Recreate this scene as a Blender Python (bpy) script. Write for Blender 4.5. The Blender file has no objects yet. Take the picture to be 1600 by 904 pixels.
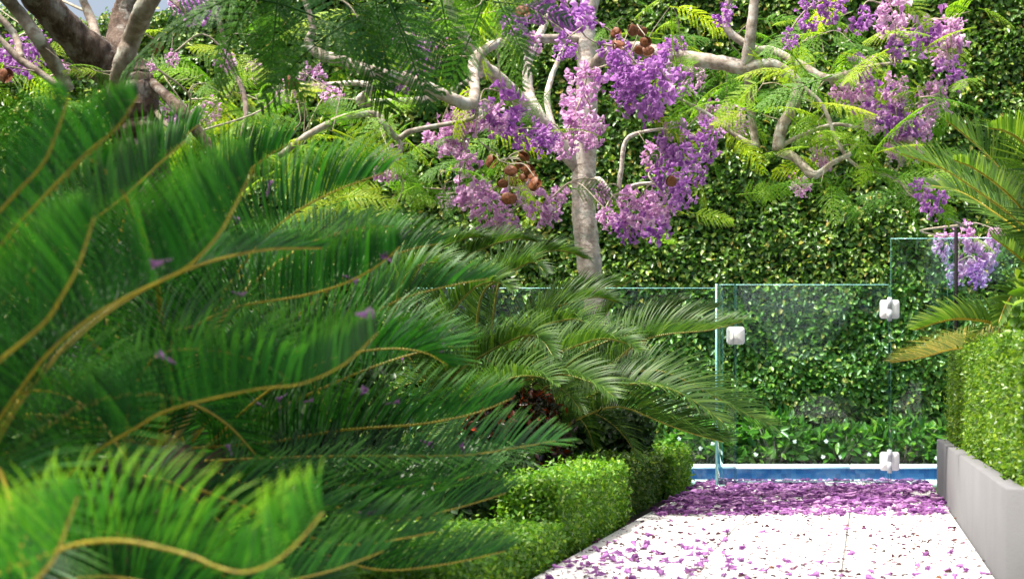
import bpy, math, random
import numpy as np
from mathutils import Vector, Matrix, Euler

R = math.radians
rng = np.random.default_rng(7)
random.seed(7)
scene = bpy.context.scene
col = scene.collection

# ------------------------------------------------------------------ camera, sky, sun, exposure
F = 2600.0            # focal length in photograph pixels (1600 wide)
VX, VY = 1355.0, 608.0
CAMZ = 0.6
cam = bpy.data.cameras.new('camera')
cam.sensor_width = 36.0
cam.lens = F / 1600.0 * 36.0
cam.shift_x = -(VX - 800.0) / 1600.0
cam.shift_y = (VY - 452.0) / 1600.0
cam.clip_start = 0.05
cam.clip_end = 2000.0
cam.dof.use_dof = True
cam.dof.focus_distance = 8.6
cam.dof.aperture_fstop = 5.2
camo = bpy.data.objects.new('camera', cam)
camo.location = (0, 0, CAMZ)
camo.rotation_euler = (R(90), 0, 0)
col.objects.link(camo)
scene.camera = camo

SUN_EL, SUN_AZ = 68.0, 210.0      # azimuth as angle in the XY plane (180 = from -X, 270 = from the camera side)
sd = Vector((math.cos(R(SUN_EL)) * math.cos(R(SUN_AZ)), math.cos(R(SUN_EL)) * math.sin(R(SUN_AZ)), math.sin(R(SUN_EL))))
world = bpy.data.worlds.new('World')
scene.world = world
world.use_nodes = True
wn = world.node_tree.nodes
wl = world.node_tree.links
sky = wn.new('ShaderNodeTexSky')
sky.sky_type = 'NISHITA'
sky.sun_disc = False
sky.sun_elevation = R(SUN_EL)
sky.sun_rotation = math.atan2(sd.x, sd.y)
sky.air_density = 1.0
sky.dust_density = 9.0
wl.new(sky.outputs[0], wn['Background'].inputs[0])
wn['Background'].inputs[1].default_value = 0.15
sun = bpy.data.lights.new('sun', 'SUN')
sun.energy = 4.2
sun.angle = R(2.0)
sun.color = (1.0, 0.955, 0.87)
suno = bpy.data.objects.new('sun', sun)
suno.rotation_euler = (-sd).to_track_quat('-Z', 'Y').to_euler()
suno.location = sd * 30
col.objects.link(suno)
scene.view_settings.view_transform = 'Standard'
scene.view_settings.look = 'None'
scene.view_settings.gamma = 1.0
scene.view_settings.use_curve_mapping = False
scene.view_settings.exposure = 1.0
scene.render.engine = 'CYCLES'
scene.cycles.use_denoising = True
scene.cycles.max_bounces = 8
scene.cycles.transparent_max_bounces = 16
scene.cycles.sample_clamp_indirect = 6.0


# ------------------------------------------------------------------ helpers
def W(px, py, D):
    """world point seen at photograph pixel (px, py) at depth D"""
    return np.array([(px - VX) * D / F, D, CAMZ - (py - VY) * D / F])


def lin(r, g, b):
    f = lambda c: (c / 12.92 if c <= 0.04045 else ((c + 0.055) / 1.055) ** 2.4)
    return (f(r / 255), f(g / 255), f(b / 255), 1)


def new_mesh(name, verts, quads=None, tris=None, smooth=False):
    me = bpy.data.meshes.new(name)
    verts = np.asarray(verts, np.float32).reshape(-1, 3)
    parts, sizes = [], []
    if quads is not None and len(quads):
        q = np.asarray(quads, np.int32).reshape(-1, 4)
        parts.append(q.ravel()); sizes.append(np.full(len(q), 4, np.int32))
    if tris is not None and len(tris):
        t = np.asarray(tris, np.int32).reshape(-1, 3)
        parts.append(t.ravel()); sizes.append(np.full(len(t), 3, np.int32))
    loops = np.concatenate(parts); sz = np.concatenate(sizes)
    me.vertices.add(len(verts)); me.vertices.foreach_set('co', verts.ravel())
    me.loops.add(len(loops)); me.loops.foreach_set('vertex_index', loops)
    me.polygons.add(len(sz))
    st = np.concatenate([[0], np.cumsum(sz)[:-1]]).astype(np.int32)
    me.polygons.foreach_set('loop_start', st)
    me.polygons.foreach_set('loop_total', sz)
    if smooth:
        me.polygons.foreach_set('use_smooth', np.ones(len(sz), bool))
    me.update(calc_edges=True)
    me.validate()
    return me


class MB:
    """collects vertices and faces"""
    def __init__(self):
        self.v, self.q, self.t, self.n = [], [], [], 0

    def add(self, v, q=None, t=None):
        v = np.asarray(v, float).reshape(-1, 3)
        if q is not None and len(q): self.q.append(np.asarray(q, int).reshape(-1, 4) + self.n)
        if t is not None and len(t): self.t.append(np.asarray(t, int).reshape(-1, 3) + self.n)
        self.v.append(v); self.n += len(v)

    def box(self, lo, hi):
        x0, y0, z0 = lo; x1, y1, z1 = hi
        v = [(x0, y0, z0), (x1, y0, z0), (x1, y1, z0), (x0, y1, z0), (x0, y0, z1), (x1, y0, z1), (x1, y1, z1), (x0, y1, z1)]
        q = [(3, 2, 1, 0), (4, 5, 6, 7), (0, 1, 5, 4), (1, 2, 6, 5), (2, 3, 7, 6), (3, 0, 4, 7)]
        self.add(v, q)

    def tube(self, pts, rad, seg=8, jitter=0.0, cap=True):
        pts = np.asarray(pts, float); rad = np.asarray(rad, float)
        n = len(pts)
        T = np.gradient(pts, axis=0); T /= np.linalg.norm(T, axis=1)[:, None] + 1e-9
        ref = np.array([0.31, 0.9, 0.2]);
        if abs(T[0] @ ref) > 0.95: ref = np.array([1.0, 0, 0])
        u = np.cross(T[0], ref); u /= np.linalg.norm(u)
        V = []
        a = np.arange(seg) * 2 * math.pi / seg
        for i in range(n):
            u = u - T[i] * (u @ T[i]); u /= np.linalg.norm(u) + 1e-9
            w = np.cross(T[i], u)
            r = rad[i] * (1 + jitter * rng.normal(size=seg))
            V.append(pts[i] + np.outer(np.cos(a) * r, u) + np.outer(np.sin(a) * r, w))
        V = np.concatenate(V)
        q = []
        for i in range(n - 1):
            for k in range(seg):
                k2 = (k + 1) % seg
                q.append((i * seg + k, i * seg + k2, (i + 1) * seg + k2, (i + 1) * seg + k))
        t = []
        if cap:
            V = np.concatenate([V, pts[:1], pts[-1:]])
            for k in range(seg):
                k2 = (k + 1) % seg
                t.append((n * seg, k2, k)); t.append((n * seg + 1, (n - 1) * seg + k, (n - 1) * seg + k2))
        self.add(V, q, t)

    def mesh(self, name, smooth=False):
        return new_mesh(name, np.concatenate(self.v), np.concatenate(self.q) if self.q else None, np.concatenate(self.t) if self.t else None, smooth)


def tag(o, label=None, cat=None, group=None, kind=None):
    if label: o['label'] = label
    if cat: o['category'] = cat
    if group: o['group'] = group
    if kind: o['kind'] = kind
    return o


def obj(name, me, mat=None, parent=None, loc=None):
    o = bpy.data.objects.new(name, me)
    col.objects.link(o)
    if mat is not None and not me.materials:
        me.materials.append(mat)
    if parent is not None:
        o.parent = parent
        base = parent.location if parent.parent is None else Vector((0, 0, 0))
        if loc is None:
            o.location = -base if parent.parent is None else Vector((0, 0, 0))
        else:
            o.location = Vector(loc) - base
    elif loc is not None:
        o.location = loc
    return o


def empty(name, loc, label, cat, group=None):
    o = bpy.data.objects.new(name, None)
    o.empty_display_size = 0.1
    o.location = loc
    col.objects.link(o)
    return tag(o, label, cat, group)


def catmull(P, n):
    P = np.asarray(P, float)
    m = len(P)
    Q = np.concatenate([[2 * P[0] - P[1]], P, [2 * P[-1] - P[-2]]])
    s = np.linspace(0, m - 1 - 1e-6, n)
    i = s.astype(int); t = (s - i)[:, None]
    a, b, c, d = Q[i], Q[i + 1], Q[i + 2], Q[i + 3]
    return 0.5 * (2 * b + (c - a) * t + (2 * a - 5 * b + 4 * c - d) * t ** 2 + (3 * b - a - 3 * c + d) * t ** 3)


def unit(v):
    return v / (np.linalg.norm(v, axis=-1, keepdims=True) + 1e-9)


# ------------------------------------------------------------------ materials
def nodes(name):
    m = bpy.data.materials.new(name)
    m.use_nodes = True
    nt = m.node_tree
    return m, nt, nt.nodes['Principled BSDF'], nt.nodes['Material Output']


def ramp(nt, fac, stops):
    r = nt.nodes.new('ShaderNodeValToRGB')
    e = r.color_ramp.elements
    while len(e) < len(stops): e.new(0.5)
    for k, (p, c) in enumerate(stops):
        e[k].position = p; e[k].color = c
    nt.links.new(fac, r.inputs[0])
    return r.outputs[0]


def noise(nt, scale, detail=4, coord='Object', rough=0.55, vec=None):
    n = nt.nodes.new('ShaderNodeTexNoise')
    n.inputs['Scale'].default_value = scale
    n.inputs['Detail'].default_value = detail
    n.inputs['Roughness'].default_value = rough
    if vec is None:
        tc = nt.nodes.new('ShaderNodeTexCoord'); vec = tc.outputs[coord]
    nt.links.new(vec, n.inputs['Vector'])
    return n.outputs['Fac']


def bump(nt, height, strength, dist, p):
    b = nt.nodes.new('ShaderNodeBump')
    b.inputs['Strength'].default_value = strength
    b.inputs['Distance'].default_value = dist
    nt.links.new(height, b.inputs['Height'])
    nt.links.new(b.outputs[0], p.inputs['Normal'])
    return b


def leaf_mat(name, stops, rough=0.4, transl=0.35, tgain=(1.25, 1.3, 0.6), by='island', spec=0.5, tip=None):
    """thin-leaf shader: principled front + translucent body; hue varies from leaf to leaf"""
    m, nt, p, out = nodes(name)
    if by == 'island':
        g = nt.nodes.new('ShaderNodeNewGeometry'); fac = g.outputs['Random Per Island']
    else:
        g = nt.nodes.new('ShaderNodeObjectInfo'); g2 = nt.nodes.new('ShaderNodeNewGeometry')
        mx = nt.nodes.new('ShaderNodeMath'); mx.operation = 'MULTIPLY_ADD'; mx.inputs[1].default_value = 0.72
        m3 = nt.nodes.new('ShaderNodeMath'); m3.operation = 'MULTIPLY'; m3.inputs[1].default_value = 0.28
        nt.links.new(g2.outputs['Random Per Island'], m3.inputs[0])
        nt.links.new(g.outputs['Random'], mx.inputs[0]); nt.links.new(m3.outputs[0], mx.inputs[2])
        fac = mx.outputs[0]
    c = ramp(nt, fac, stops)
    if tip:                                  # sunlit look painted on leaflet ends as a yellower green
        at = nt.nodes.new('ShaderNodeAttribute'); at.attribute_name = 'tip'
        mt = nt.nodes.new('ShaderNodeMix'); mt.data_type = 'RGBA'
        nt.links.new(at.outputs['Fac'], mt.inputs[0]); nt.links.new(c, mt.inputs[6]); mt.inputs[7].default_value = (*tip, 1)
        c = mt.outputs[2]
    nt.links.new(c, p.inputs['Base Color'])
    p.inputs['Roughness'].default_value = rough
    p.inputs['Specular IOR Level'].default_value = spec
    tr = nt.nodes.new('ShaderNodeBsdfTranslucent')
    mul = nt.nodes.new('ShaderNodeMix'); mul.data_type = 'RGBA'; mul.blend_type = 'MULTIPLY'
    mul.inputs[0].default_value = 1.0
    nt.links.new(c, mul.inputs[6]); mul.inputs[7].default_value = (*tgain, 1)
    nt.links.new(mul.outputs[2], tr.inputs['Color'])
    mix = nt.nodes.new('ShaderNodeMixShader'); mix.inputs[0].default_value = transl
    nt.links.new(p.outputs[0], mix.inputs[1]); nt.links.new(tr.outputs[0], mix.inputs[2])
    nt.links.new(mix.outputs[0], out.inputs['Surface'])
    return m


M = {}
M['hedge_leaf'] = leaf_mat('hedge_leaf', [(0, (0.035, 0.095, 0.014, 1)), (0.4, (0.075, 0.19, 0.022, 1)), (0.72, (0.15, 0.30, 0.03, 1)), (0.92, (0.32, 0.43, 0.07, 1)), (1, (0.42, 0.32, 0.07, 1))], rough=0.34, transl=0.3)
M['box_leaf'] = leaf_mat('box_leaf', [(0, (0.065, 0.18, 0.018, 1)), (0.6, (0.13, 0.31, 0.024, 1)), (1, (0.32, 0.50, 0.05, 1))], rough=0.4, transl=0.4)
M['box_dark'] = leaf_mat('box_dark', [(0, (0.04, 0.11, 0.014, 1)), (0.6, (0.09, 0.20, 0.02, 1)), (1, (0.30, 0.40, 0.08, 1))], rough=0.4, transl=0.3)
M['lime_leaf'] = leaf_mat('lime_leaf', [(0, (0.045, 0.12, 0.012, 1)), (0.6, (0.11, 0.24, 0.016, 1)), (1, (0.27, 0.40, 0.04, 1))], rough=0.4, transl=0.4)
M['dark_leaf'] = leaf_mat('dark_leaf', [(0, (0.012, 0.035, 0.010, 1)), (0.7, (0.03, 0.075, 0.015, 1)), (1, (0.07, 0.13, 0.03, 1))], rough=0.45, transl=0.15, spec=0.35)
M['red_leaf'] = leaf_mat('red_leaf', [(0, (0.015, 0.03, 0.010, 1)), (0.55, (0.04, 0.03, 0.018, 1)), (0.8, (0.12, 0.03, 0.02, 1)), (1, (0.45, 0.06, 0.02, 1))], rough=0.25, transl=0.25, spec=0.8)
M['garden_leaf'] = leaf_mat('garden_leaf', [(0, (0.04, 0.13, 0.02, 1)), (0.6, (0.10, 0.26, 0.03, 1)), (1, (0.26, 0.42, 0.06, 1))], rough=0.3, transl=0.4)
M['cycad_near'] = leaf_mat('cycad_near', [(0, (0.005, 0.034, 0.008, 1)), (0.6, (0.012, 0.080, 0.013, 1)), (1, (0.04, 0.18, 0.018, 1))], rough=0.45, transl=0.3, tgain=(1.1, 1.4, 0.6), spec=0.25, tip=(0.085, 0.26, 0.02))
M['cycad_sunlit'] = leaf_mat('cycad_sunlit', [(0, (0.022, 0.12, 0.012, 1)), (0.6, (0.045, 0.21, 0.016, 1)), (1, (0.12, 0.33, 0.02, 1))], rough=0.45, transl=0.4, tgain=(1.2, 1.4, 0.5), spec=0.25, tip=(0.24, 0.43, 0.025))  # lit copy of cycad_near: sunshine on the low fronds put into the colour
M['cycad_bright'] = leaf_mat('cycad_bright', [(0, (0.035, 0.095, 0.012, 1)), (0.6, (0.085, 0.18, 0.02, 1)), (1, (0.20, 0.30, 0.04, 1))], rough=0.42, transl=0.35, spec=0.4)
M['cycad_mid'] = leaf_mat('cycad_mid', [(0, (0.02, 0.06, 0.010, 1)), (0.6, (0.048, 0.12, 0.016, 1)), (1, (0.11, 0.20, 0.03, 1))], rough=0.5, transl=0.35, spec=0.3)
M['cycad_old'] = leaf_mat('cycad_old', [(0, (0.07, 0.13, 0.02, 1)), (0.5, (0.16, 0.18, 0.03, 1)), (1, (0.34, 0.28, 0.06, 1))], rough=0.45, transl=0.35)
M['jaca_leaf'] = leaf_mat('jaca_leaf', [(0, (0.05, 0.16, 0.014, 1)), (0.35, (0.11, 0.28, 0.018, 1)), (0.7, (0.27, 0.45, 0.025, 1)), (1, (0.55, 0.60, 0.04, 1))], rough=0.5, transl=0.55, by='object', spec=0.3)
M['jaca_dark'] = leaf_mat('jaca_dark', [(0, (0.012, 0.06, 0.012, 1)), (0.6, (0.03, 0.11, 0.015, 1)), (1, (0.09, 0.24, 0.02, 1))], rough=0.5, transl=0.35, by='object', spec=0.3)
M['overhead'] = leaf_mat('overhead', [(0, (0.03, 0.11, 0.012, 1)), (1, (0.12, 0.28, 0.02, 1))], rough=0.5, transl=0.4, spec=0.3)
M['petal_deep'] = leaf_mat('petal_deep', [(0, (0.31, 0.11, 0.42, 1)), (0.6, (0.50, 0.23, 0.58, 1)), (1, (0.72, 0.48, 0.76, 1))], rough=0.6, transl=0.45, tgain=(1.1, 1.0, 1.1), spec=0.2)
M['petal_pale'] = leaf_mat('petal_pale', [(0, (0.52, 0.25, 0.53, 1)), (0.5, (0.73, 0.46, 0.69, 1)), (1, (0.87, 0.71, 0.82, 1))], rough=0.6, transl=0.45, tgain=(1.1, 1.0, 1.1), spec=0.2)
M['petal_fallen'] = leaf_mat('petal_fallen', [(0, (0.14, 0.045, 0.18, 1)), (0.5, (0.31, 0.12, 0.36, 1)), (1, (0.58, 0.34, 0.58, 1))], rough=0.65, transl=0.3, tgain=(1.05, 1.0, 1.05), spec=0.2)
M['litter'] = leaf_mat('litter', [(0, (0.025, 0.010, 0.013, 1)), (0.45, (0.08, 0.025, 0.035, 1)), (0.9, (0.15, 0.05, 0.14, 1)), (1, (0.22, 0.09, 0.04, 1))], rough=0.8, transl=0.1, spec=0.2)
M['white_flower'] = leaf_mat('white_flower', [(0, (0.75, 0.75, 0.70, 1)), (1, (0.85, 0.85, 0.8, 1))], rough=0.6, transl=0.3, tgain=(1, 1, 1))


def simple(name, c0, c1, scale=20, rough=0.7, b=0.2, bd=0.005, detail=6, spec=0.4):
    m, nt, p, out = nodes(name)
    f = noise(nt, scale, detail)
    nt.links.new(ramp(nt, f, [(0.3, c0), (0.7, c1)]), p.inputs['Base Color'])
    p.inputs['Roughness'].default_value = rough
    p.inputs['Specular IOR Level'].default_value = spec
    if b: bump(nt, f, b, bd, p)
    return m


M['rachis'] = simple('rachis', (0.24, 0.18, 0.015, 1), (0.42, 0.34, 0.025, 1), 40, 0.45, 0.1)
M['rachis_green'] = simple('rachis_green', (0.16, 0.17, 0.03, 1), (0.34, 0.30, 0.05, 1), 40, 0.45, 0.1)
M['caudex'] = simple('caudex', (0.03, 0.02, 0.012, 1), (0.09, 0.06, 0.035, 1), 30, 0.9, 0.6, 0.02)
M['pod'] = simple('pod', (0.06, 0.018, 0.008, 1), (0.26, 0.085, 0.025, 1), 9, 0.55, 0.3, 0.003)
M['soil'] = simple('soil', (0.012, 0.009, 0.006, 1), (0.045, 0.03, 0.02, 1), 60, 0.95, 0.6, 0.02)
M['twig_core'] = simple('twig_core', (0.010, 0.020, 0.006, 1), (0.03, 0.04, 0.015, 1), 30, 0.95, 0.5, 0.02)
M['twig'] = simple('twig', (0.22, 0.18, 0.12, 1), (0.42, 0.37, 0.29, 1), 30, 0.75, 0.2, 0.003)
M['black_metal'] = simple('black_metal', (0.004, 0.004, 0.005, 1), (0.008, 0.008, 0.009, 1), 30, 0.7, 0, spec=0.1)
M['lawn'] = simple('lawn', (0.02, 0.05, 0.01, 1), (0.05, 0.10, 0.02, 1), 8, 0.9, 0.4, 0.02)


def bark(name, cols, vscale, bstr, bdist, lichen=True):
    m, nt, p, out = nodes(name)
    tc = nt.nodes.new('ShaderNodeTexCoord')
    mp = nt.nodes.new('ShaderNodeMapping'); mp.inputs['Scale'].default_value = vscale
    nt.links.new(tc.outputs['Object'], mp.inputs['Vector'])
    f = noise(nt, 9, 8, vec=mp.outputs[0], rough=0.65)
    c = ramp(nt, f, [(0.32, cols[0]), (0.5, cols[1]), (0.68, cols[2])])
    if lichen:
        f2 = noise(nt, 14, 5, rough=0.6)
        mk = ramp(nt, f2, [(0.52, (0, 0, 0, 1)), (0.62, (1, 1, 1, 1))])
        mx = nt.nodes.new('ShaderNodeMix'); mx.data_type = 'RGBA'
        nt.links.new(mk, mx.inputs[0]); nt.links.new(c, mx.inputs[6]); mx.inputs[7].default_value = cols[3]
        c = mx.outputs[2]
    nt.links.new(c, p.inputs['Base Color'])
    p.inputs['Roughness'].default_value = 0.85
    p.inputs['Specular IOR Level'].default_value = 0.25
    bump(nt, f, bstr, bdist, p)
    return m


M['bark_pale'] = bark('bark_pale', [(0.26, 0.21, 0.165, 1), (0.52, 0.465, 0.41, 1), (0.70, 0.66, 0.60, 1), (0.38, 0.39, 0.35, 1)], (2.5, 2.5, 3.2), 0.8, 0.015)
M['bark_limb'] = bark('bark_limb', [(0.12, 0.09, 0.07, 1), (0.28, 0.24, 0.195, 1), (0.42, 0.38, 0.325, 1), (0.40, 0.40, 0.36, 1)], (2.2, 2.2, 2.2), 0.5, 0.01)
M['bark_mid'] = bark('bark_mid', [(0.09, 0.065, 0.05, 1), (0.20, 0.16, 0.125, 1), (0.32, 0.275, 0.235, 1), (0.34, 0.34, 0.29, 1)], (2.6, 2.6, 2.0), 0.7, 0.012)
M['bark_dark'] = bark('bark_dark', [(0.035, 0.022, 0.015, 1), (0.11, 0.075, 0.055, 1), (0.21, 0.16, 0.13, 1), (0.26, 0.24, 0.21, 1)], (4, 4, 1.1), 1.0, 0.03)


def paving():
    m, nt, p, out = nodes('paving')
    f = noise(nt, 3.0, 8)
    f2 = noise(nt, 160, 3)
    oi = nt.nodes.new('ShaderNodeObjectInfo')
    mx = nt.nodes.new('ShaderNodeMath'); mx.operation = 'MULTIPLY_ADD'; mx.inputs[1].default_value = 0.25
    nt.links.new(oi.outputs['Random'], mx.inputs[0]); nt.links.new(f, mx.inputs[2])
    nt.links.new(ramp(nt, mx.outputs[0], [(0.3, (0.50, 0.495, 0.485, 1)), (0.9, (0.66, 0.655, 0.645, 1))]), p.inputs['Base Color'])
    p.inputs['Roughness'].default_value = 0.75
    bump(nt, f2, 0.15, 0.002, p)
    return m


M['paving'] = paving()
M['joint'] = simple('joint', (0.24, 0.23, 0.22, 1), (0.36, 0.35, 0.33, 1), 60, 0.9, 0.2)
M['coping'] = simple('coping', (0.66, 0.67, 0.66, 1), (0.78, 0.78, 0.77, 1), 12, 0.7, 0.1)


def concrete():
    m, nt, p, out = nodes('concrete')
    f = noise(nt, 4, 8)
    f2 = noise(nt, 90, 4)
    # rain streaks that run down the render
    tc = nt.nodes.new('ShaderNodeTexCoord'); mp = nt.nodes.new('ShaderNodeMapping')
    mp.inputs['Scale'].default_value = (3, 3, 0.9)
    nt.links.new(tc.outputs['Object'], mp.inputs['Vector'])
    f3 = noise(nt, 2.2, 4, vec=mp.outputs[0])
    c = ramp(nt, f, [(0.3, (0.135, 0.137, 0.147, 1)), (0.7, (0.155, 0.157, 0.167, 1))])
    mx = nt.nodes.new('ShaderNodeMix'); mx.data_type = 'RGBA'; mx.blend_type = 'MULTIPLY'; mx.inputs[0].default_value = 1
    nt.links.new(c, mx.inputs[6])
    nt.links.new(ramp(nt, f3, [(0.3, (0.975, 0.97, 0.965, 1)), (0.7, (1, 1, 1, 1))]), mx.inputs[7])
    nt.links.new(mx.outputs[2], p.inputs['Base Color'])
    p.inputs['Roughness'].default_value = 0.8
    bump(nt, f2, 0.25, 0.003, p)
    return m


M['concrete'] = concrete()


def tile_mat():
    m, nt, p, out = nodes('pool_tile')
    tc = nt.nodes.new('ShaderNodeTexCoord')
    v = nt.nodes.new('ShaderNodeTexVoronoi'); v.inputs['Scale'].default_value = 26
    v.distance = 'CHEBYCHEV'; v.inputs['Randomness'].default_value = 0.1
    nt.links.new(tc.outputs['Object'], v.inputs['Vector'])
    f = nt.nodes.new('ShaderNodeSeparateColor'); nt.links.new(v.outputs['Color'], f.inputs[0])
    nt.links.new(ramp(nt, f.outputs[0], [(0, (0.035, 0.13, 0.29, 1)), (1, (0.085, 0.23, 0.42, 1))]), p.inputs['Base Color'])
    p.inputs['Roughness'].default_value = 0.25
    return m


M['pool_tile'] = tile_mat()


def water_mat():
    m, nt, p, out = nodes('water')
    p.inputs['Base Color'].default_value = (0.03, 0.20, 0.42, 1)
    p.inputs['Roughness'].default_value = 0.04
    p.inputs['IOR'].default_value = 1.33
    bump(nt, noise(nt, 6, 3), 0.15, 0.02, p)
    return m


M['water'] = water_mat()


def glass_mats():
    m, nt, p, out = nodes('glass_pane')
    nt.nodes.remove(p)
    tr = nt.nodes.new('ShaderNodeBsdfTransparent'); tr.inputs[0].default_value = (0.83, 0.955, 0.94, 1)
    gl = nt.nodes.new('ShaderNodeBsdfGlossy'); gl.inputs['Roughness'].default_value = 0.015
    gl.inputs['Color'].default_value = (0.9, 0.97, 1, 1)
    lw = nt.nodes.new('ShaderNodeLayerWeight'); lw.inputs[0].default_value = 0.5
    pw = nt.nodes.new('ShaderNodeMath'); pw.operation = 'POWER'; pw.inputs[1].default_value = 5.0
    nt.links.new(lw.outputs['Facing'], pw.inputs[0])
    fr = nt.nodes.new('ShaderNodeMath'); fr.operation = 'MULTIPLY_ADD'; fr.inputs[1].default_value = 0.95; fr.inputs[2].default_value = 0.03
    nt.links.new(pw.outputs[0], fr.inputs[0])
    mx = nt.nodes.new('ShaderNodeMixShader')
    nt.links.new(fr.outputs[0], mx.inputs[0]); nt.links.new(tr.outputs[0], mx.inputs[1]); nt.links.new(gl.outputs[0], mx.inputs[2])
    nt.links.new(mx.outputs[0], out.inputs['Surface'])
    e, nt, p, out = nodes('glass_edge')
    p.inputs['Base Color'].default_value = (0.30, 0.66, 0.63, 1)
    p.inputs['Roughness'].default_value = 0.12
    return m, e


M['glass'], M['glass_edge'] = glass_mats()
m, nt, p, out = nodes('glass_seam')
p.inputs['Base Color'].default_value = (0.035, 0.13, 0.11, 1); p.inputs['Roughness'].default_value = 0.15
M['glass_seam'] = m
m, nt, p, out = nodes('white_metal')
p.inputs['Base Color'].default_value = (0.86, 0.87, 0.88, 1); p.inputs['Roughness'].default_value = 0.5
M['white_metal'] = m
m, nt, p, out = nodes('steel')
p.inputs['Base Color'].default_value = (0.52, 0.55, 0.60, 1); p.inputs['Roughness'].default_value = 0.4; p.inputs['Metallic'].default_value = 0.1
M['steel'] = m


# ------------------------------------------------------------------ setting: ground, path, pool
def sheet(name, x0, x1, y0, y1, z, mat, cut=None):
    g = MB()
    if cut is None:
        g.add([(x0, y0, z), (x1, y0, z), (x1, y1, z), (x0, y1, z)], [(0, 1, 2, 3)])
    else:                                   # a frame round a hole
        a0, a1, b0, b1 = cut
        for (p0, p1, q0, q1) in ((x0, x1, y0, b0), (x0, x1, b1, y1), (x0, a0, b0, b1), (a1, x1, b0, b1)):
            g.add([(p0, q0, z), (p1, q0, z), (p1, q1, z), (p0, q1, z)], [(0, 1, 2, 3)])
    return tag(obj(name, g.mesh(name), mat), kind='structure')


PX0, PX1 = -1.056, 0.407              # the path's sides
POOL = (-2.5, 4.0, 11.02, 13.0)
sheet('ground', -400, 400, -400, 800, -0.02, M['lawn'], cut=(POOL[0] - 0.3, POOL[1] + 0.3, POOL[2] - 0.2, POOL[3] + 0.2))
sheet('garden_soil', -9.0, PX0, 1.0, 10.62, -0.012, M['soil'])
sheet('border_soil', -9.0, -2.82, 10.62, 13.36, -0.012, M['soil'])
sheet('hedge_soil', -9.0, 4.3, 13.36, 15.2, -0.012, M['soil'])

g = MB(); g.box((PX0, 1.0, -0.06), (PX1, 10.62, -0.004))
path = obj('path', g.mesh('path'), M['joint'])
tag(path, 'white stone path strewn with purple blossoms beside the planter', kind='structure')


def bevel_slab(w, d, h, b=0.004):
    g = MB()
    v = []
    for z, i in ((0, 0), (h - b, 0), (h, b)):
        v += [(i, i, z), (w - i, i, z), (w - i, d - i, z), (i, d - i, z)]
    q = [(8, 9, 10, 11)]
    for l in (0, 4):
        for k in range(4):
            q.append((l + k, l + (k + 1) % 4, l + 4 + (k + 1) % 4, l + 4 + k))
    g.add(v, q)
    return g.mesh('paving_slab')


sw = (PX1 - PX0) / 3
slab_me = bevel_slab(sw - 0.008, 1.2 - 0.006, 0.012)
slab_me.materials.append(M['paving'])
for c in range(3):
    for r in range(8):
        o = obj('paving_slab', slab_me, None, path, (PX0 + c * sw + 0.0025, 1.0 + r * 1.2 + 0.002, -0.004 + random.uniform(-0.0006, 0.0006)))
PATHZ = 0.008

# pool: tiled shell, copings made of single stones, water
g = MB()
x0, x1, y0, y1 = POOL
b = -1.4
g.add([(x0, y0, b), (x1, y0, b), (x1, y1, b), (x0, y1, b), (x0, y0, -0.002), (x1, y0, -0.002), (x1, y1, -0.002), (x0, y1, -0.002)],
      [(0, 1, 2, 3), (1, 0, 4, 5), (3, 2, 6, 7)[::-1][::-1], (2, 1, 5, 6), (0, 3, 7, 4)])
tag(obj('pool_wall', g.mesh('pool_wall'), M['pool_tile']), 'blue tiled pool wall below the white coping', kind='structure')
g = MB(); g.add([(x0, y0, -0.135), (x1, y0, -0.135), (x1, y1, -0.135), (x0, y1, -0.135)], [(0, 1, 2, 3)])
tag(obj('water', g.mesh('water'), M['water']), 'still blue pool water behind the glass gate', kind='structure')
for nm, ya, yb, zz in (('near', 10.63, 11.03, 0.004), ('far', 12.985, 13.34, 0.004)):
    root = obj('pool_coping', (lambda g: (g.box((x0 - 0.3, ya + 0.02, -0.06), (x1 + 0.3, yb - 0.02, zz - 0.008)), g.mesh('pool_coping'))[1])(MB()), M['joint'])
    tag(root, 'white stone coping along the %s edge of the pool' % ('gate-side' if nm == 'near' else 'hedge-side'), kind='structure')
    n = 8
    L = (x1 - x0 + 0.6) / n
    cm = bevel_slab(L - 0.005, yb - ya, 0.022, 0.005); cm.materials.append(M['coping'])
    for k in range(n):
        obj('coping_stone', cm, None, root, (x0 - 0.3 + k * L + 0.0025, ya, zz - 0.022))


# ------------------------------------------------------------------ leaf masses (hedges, shrubs)
def leaf_array(P, Nn, A, l, w, fold=0.25, hexa=True):
    """one folded leaf per point: P base, Nn blade normal, A axis, l length, w half width"""
    n = len(P)
    Nn = unit(Nn)
    A = unit(A - Nn * (A * Nn).sum(1)[:, None])
    B = np.cross(Nn, A)
    l = np.broadcast_to(l, n)[:, None]; w = np.broadcast_to(w, n)[:, None]
    up = Nn * w * fold
    if hexa:
        V = np.stack([P, P + A * l * 0.3 + B * w + up, P + A * l * 0.68 + B * w * 0.85 + up, P + A * l - Nn * w * 0.3,
                      P + A * l * 0.68 - B * w * 0.85 + up, P + A * l * 0.3 - B * w + up], 1).reshape(-1, 3)
        base = np.arange(n)[:, None] * 6
        q = np.concatenate([base + np.array([0, 1, 2, 3]), base + np.array([0, 3, 4, 5])])
        return V, q, None
    V = np.stack([P, P + A * l * 0.45 + B * w + up, P + A * l, P + A * l * 0.45 - B * w + up], 1).reshape(-1, 3)
    base = np.arange(n)[:, None] * 4
    return V, None, np.concatenate([base + np.array([0, 1, 2]), base + np.array([0, 2, 3])])


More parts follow.
